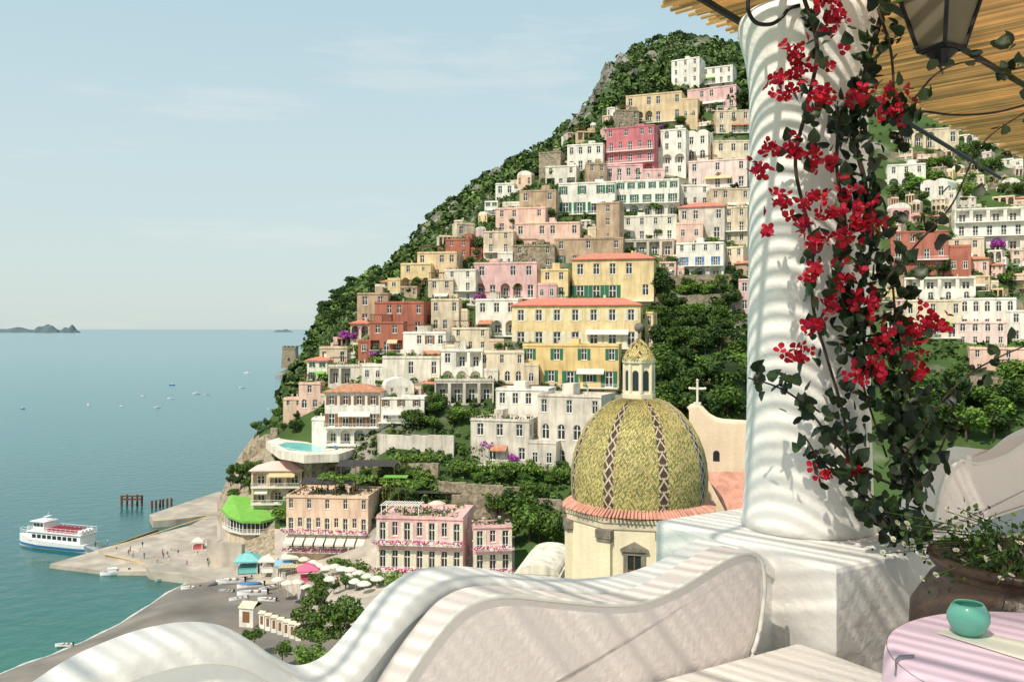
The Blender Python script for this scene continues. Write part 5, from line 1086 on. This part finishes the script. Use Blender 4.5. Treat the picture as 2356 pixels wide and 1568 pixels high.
dm.lathe([(.005,.0005),(.004,.003),(.001,.004)],8,mi=1);dm.v=[(x*.68,y*.68,z*.68) for x,y,z in dm.v];dme=dm.mesh('daisy',['daisy_white','daisy_yellow'])
for p in heads:
    o=link('daisy',dme,dp,p+Vector((0,0,.004)));o.rotation_euler=(R.uniform(.2,1.2),R.uniform(-.5,.5),R.random())
# table, cloth, glass, card
tc=Vector((1.17,1.9,59.3));rt=.36;tb=thing('round_table','small round table with long pedestal under the pink cloth','table',Vector((tc.x,tc.y,58.5)))
mb=MB();mb.lathe([(.02,.78),(rt,.78),(rt,.797),(.02,.797)],48);mb.build('tabletop','brown_wood',tb);mb=MB();mb.lathe([(.22,0),(.2,.03),(.04,.06),(.03,.7),(.1,.779)],16);mb.build('leg','dark_iron',tb)
mb=MB();n=96;rings=[(0.001,.0),(.5,.0),(.97,.0),(1.0,-.006),(1.012,-.03)]
for rr,z in rings:
    for i in range(n): a=2*pi*i/n;mb.v.append((rt*rr*math.cos(a),rt*rr*math.sin(a),z))
for d_ in range(1,7):
    for i in range(n): a=2*pi*i/n;w=1.012+.014*d_*(.35+.3*math.sin(a*7+.6)+.2*math.sin(a*5));mb.v.append((rt*w*math.cos(a),rt*w*math.sin(a),-.03-.05*d_))
for r2 in range(10):
    for i in range(n): j=(i+1)%n;mb.f.append((r2*n+i,r2*n+j,(r2+1)*n+j,(r2+1)*n+i));mb.m.append(0)
tag(mb.build('tablecloth','cloth_pink',None,tc+Vector((0,0,.002)),smooth=True),'pale pink tablecloth hanging over the small round table','tablecloth')
gp=at_z(2228,1456,59.309);mb=MB();mb.lathe([(.025,.0),(.036,.01),(.045,.03),(.045,.045),(.036,.064),(.031,.07),(.029,.068),(.034,.062),(.041,.045),(.04,.03),(.03,.012),(.001,.01)],32)
mat('mint_glass',(.20,.58,.46),.15,.08,8.,spec=.6,transl=.3);tag(mb.build('candle_holder','mint_glass',None,gp,smooth=True),'round mint green glass candle holder on the pink tablecloth','candle holder')
mb=MB();q=[at_z(u,v,59.307) for u,v in((2158,1453),(2190,1440),(2420,1486),(2400,1528))];mb.face(q);mb.face([p+Vector((0,0,-.002)) for p in q][::-1])
for i in range(4): mb.face([q[i],q[(i+1)%4],q[(i+1)%4]+Vector((0,0,-.002)),q[i]+Vector((0,0,-.002))])
mat('card_paper',(.82,.79,.66),.8,.03,3.);tag(mb.build('menu_card','card_paper'),'cream card lying on the pink tablecloth beside the candle holder','card')
mat('steel',(.35,.35,.36),.3,.05,4.,metal=1.)
cp=at_z(2068,1510,59.308);mb=MB();mb.tube([cp+Vector((.035,0.008,0)),cp,cp+Vector((-.006,-.002,-.004)),cp+Vector((-.010,-.008,-.035)),cp+Vector((-.006,-.008,-.037))],.0035,6);tag(mb.build('tablecloth_clip','steel'),'steel clip gripping the left edge of the pink tablecloth','clip')
# ------------------------------------------------------------------ light, sky, camera
S_=Vector((-.385,-.495,.78)).normalized();ld=bpy.data.lights.new('sun','SUN');ld.energy=4.6;ld.angle=math.radians(.8);ld.color=(1,.92,.79);lo_=bpy.data.objects.new('sun',ld);C.objects.link(lo_);lo_.rotation_euler=(-S_).to_track_quat('-Z','Y').to_euler();lo_.location=(0,0,200)
w=bpy.data.worlds.new('World');scene.world=w;w.use_nodes=True;N=w.node_tree.nodes;L_=w.node_tree.links;bg=N['Background'];bg.inputs[1].default_value=.106
sk=N.new('ShaderNodeTexSky');sk.sky_type='NISHITA';sk.sun_disc=False;sk.sun_elevation=math.asin(S_.z);sk.sun_rotation=math.atan2(S_.x,S_.y);sk.altitude=0;sk.air_density=1.;sk.dust_density=1.;sk.ozone_density=1.
tc_=N.new('ShaderNodeTexCoord');sz=N.new('ShaderNodeSeparateXYZ');L_.new(tc_.outputs['Generated'],sz.inputs[0])
cr=N.new('ShaderNodeValToRGB');e=cr.color_ramp.elements;e[0].position=0;e[0].color=(.63,.72,.69,1);e[1].position=1;e[1].color=(.44,.55,.61,1)
for p_,c_ in ((.06,(.64,.745,.725,1)),(.18,(.60,.745,.765,1)),(.36,(.49,.68,.75,1))): q=e.new(p_);q.color=c_
L_.new(sz.outputs['Z'],cr.inputs[0]);sc_=N.new('ShaderNodeVectorMath');sc_.operation='SCALE';sc_.inputs['Scale'].default_value=10.;L_.new(cr.outputs[0],sc_.inputs[0])
m0=N.new('ShaderNodeMix');m0.data_type='RGBA';m0.inputs[0].default_value=.87;L_.new(sk.outputs[0],m0.inputs[6]);L_.new(sc_.outputs[0],m0.inputs[7])
mp=N.new('ShaderNodeMapping');mp.inputs['Scale'].default_value=(2.2,2.2,14);L_.new(tc_.outputs['Generated'],mp.inputs[0])
nz=N.new('ShaderNodeTexNoise');nz.inputs['Scale'].default_value=1.6;nz.inputs['Detail'].default_value=8;nz.inputs['Roughness'].default_value=.6;L_.new(mp.outputs[0],nz.inputs['Vector'])
mr=N.new('ShaderNodeMapRange');mr.inputs[1].default_value=.55;mr.inputs[2].default_value=.8;mr.inputs[3].default_value=0;mr.inputs[4].default_value=.5;L_.new(nz.outputs['Fac'],mr.inputs[0])
mx=N.new('ShaderNodeMix');mx.data_type='RGBA';L_.new(mr.outputs[0],mx.inputs[0]);L_.new(m0.outputs[2],mx.inputs[6]);mx.inputs[7].default_value=(8.4,8.3,8.,1);L_.new(mx.outputs[2],bg.inputs[0])
cd=bpy.data.cameras.new('camera');cd.lens=32;cd.sensor_width=36;cd.shift_y=-12.3/1024;cd.clip_start=.05;cd.clip_end=150000;co=bpy.data.objects.new('camera',cd);C.objects.link(co);co.location=(0,0,H);co.rotation_euler=(pi/2,0,0);scene.camera=co
scene.view_settings.view_transform='Standard';scene.view_settings.look='None';scene.view_settings.exposure=0
for o in [o for o in bpy.data.objects if o.parent is None and o.type=='EMPTY' and not o.children]: bpy.data.objects.remove(o)
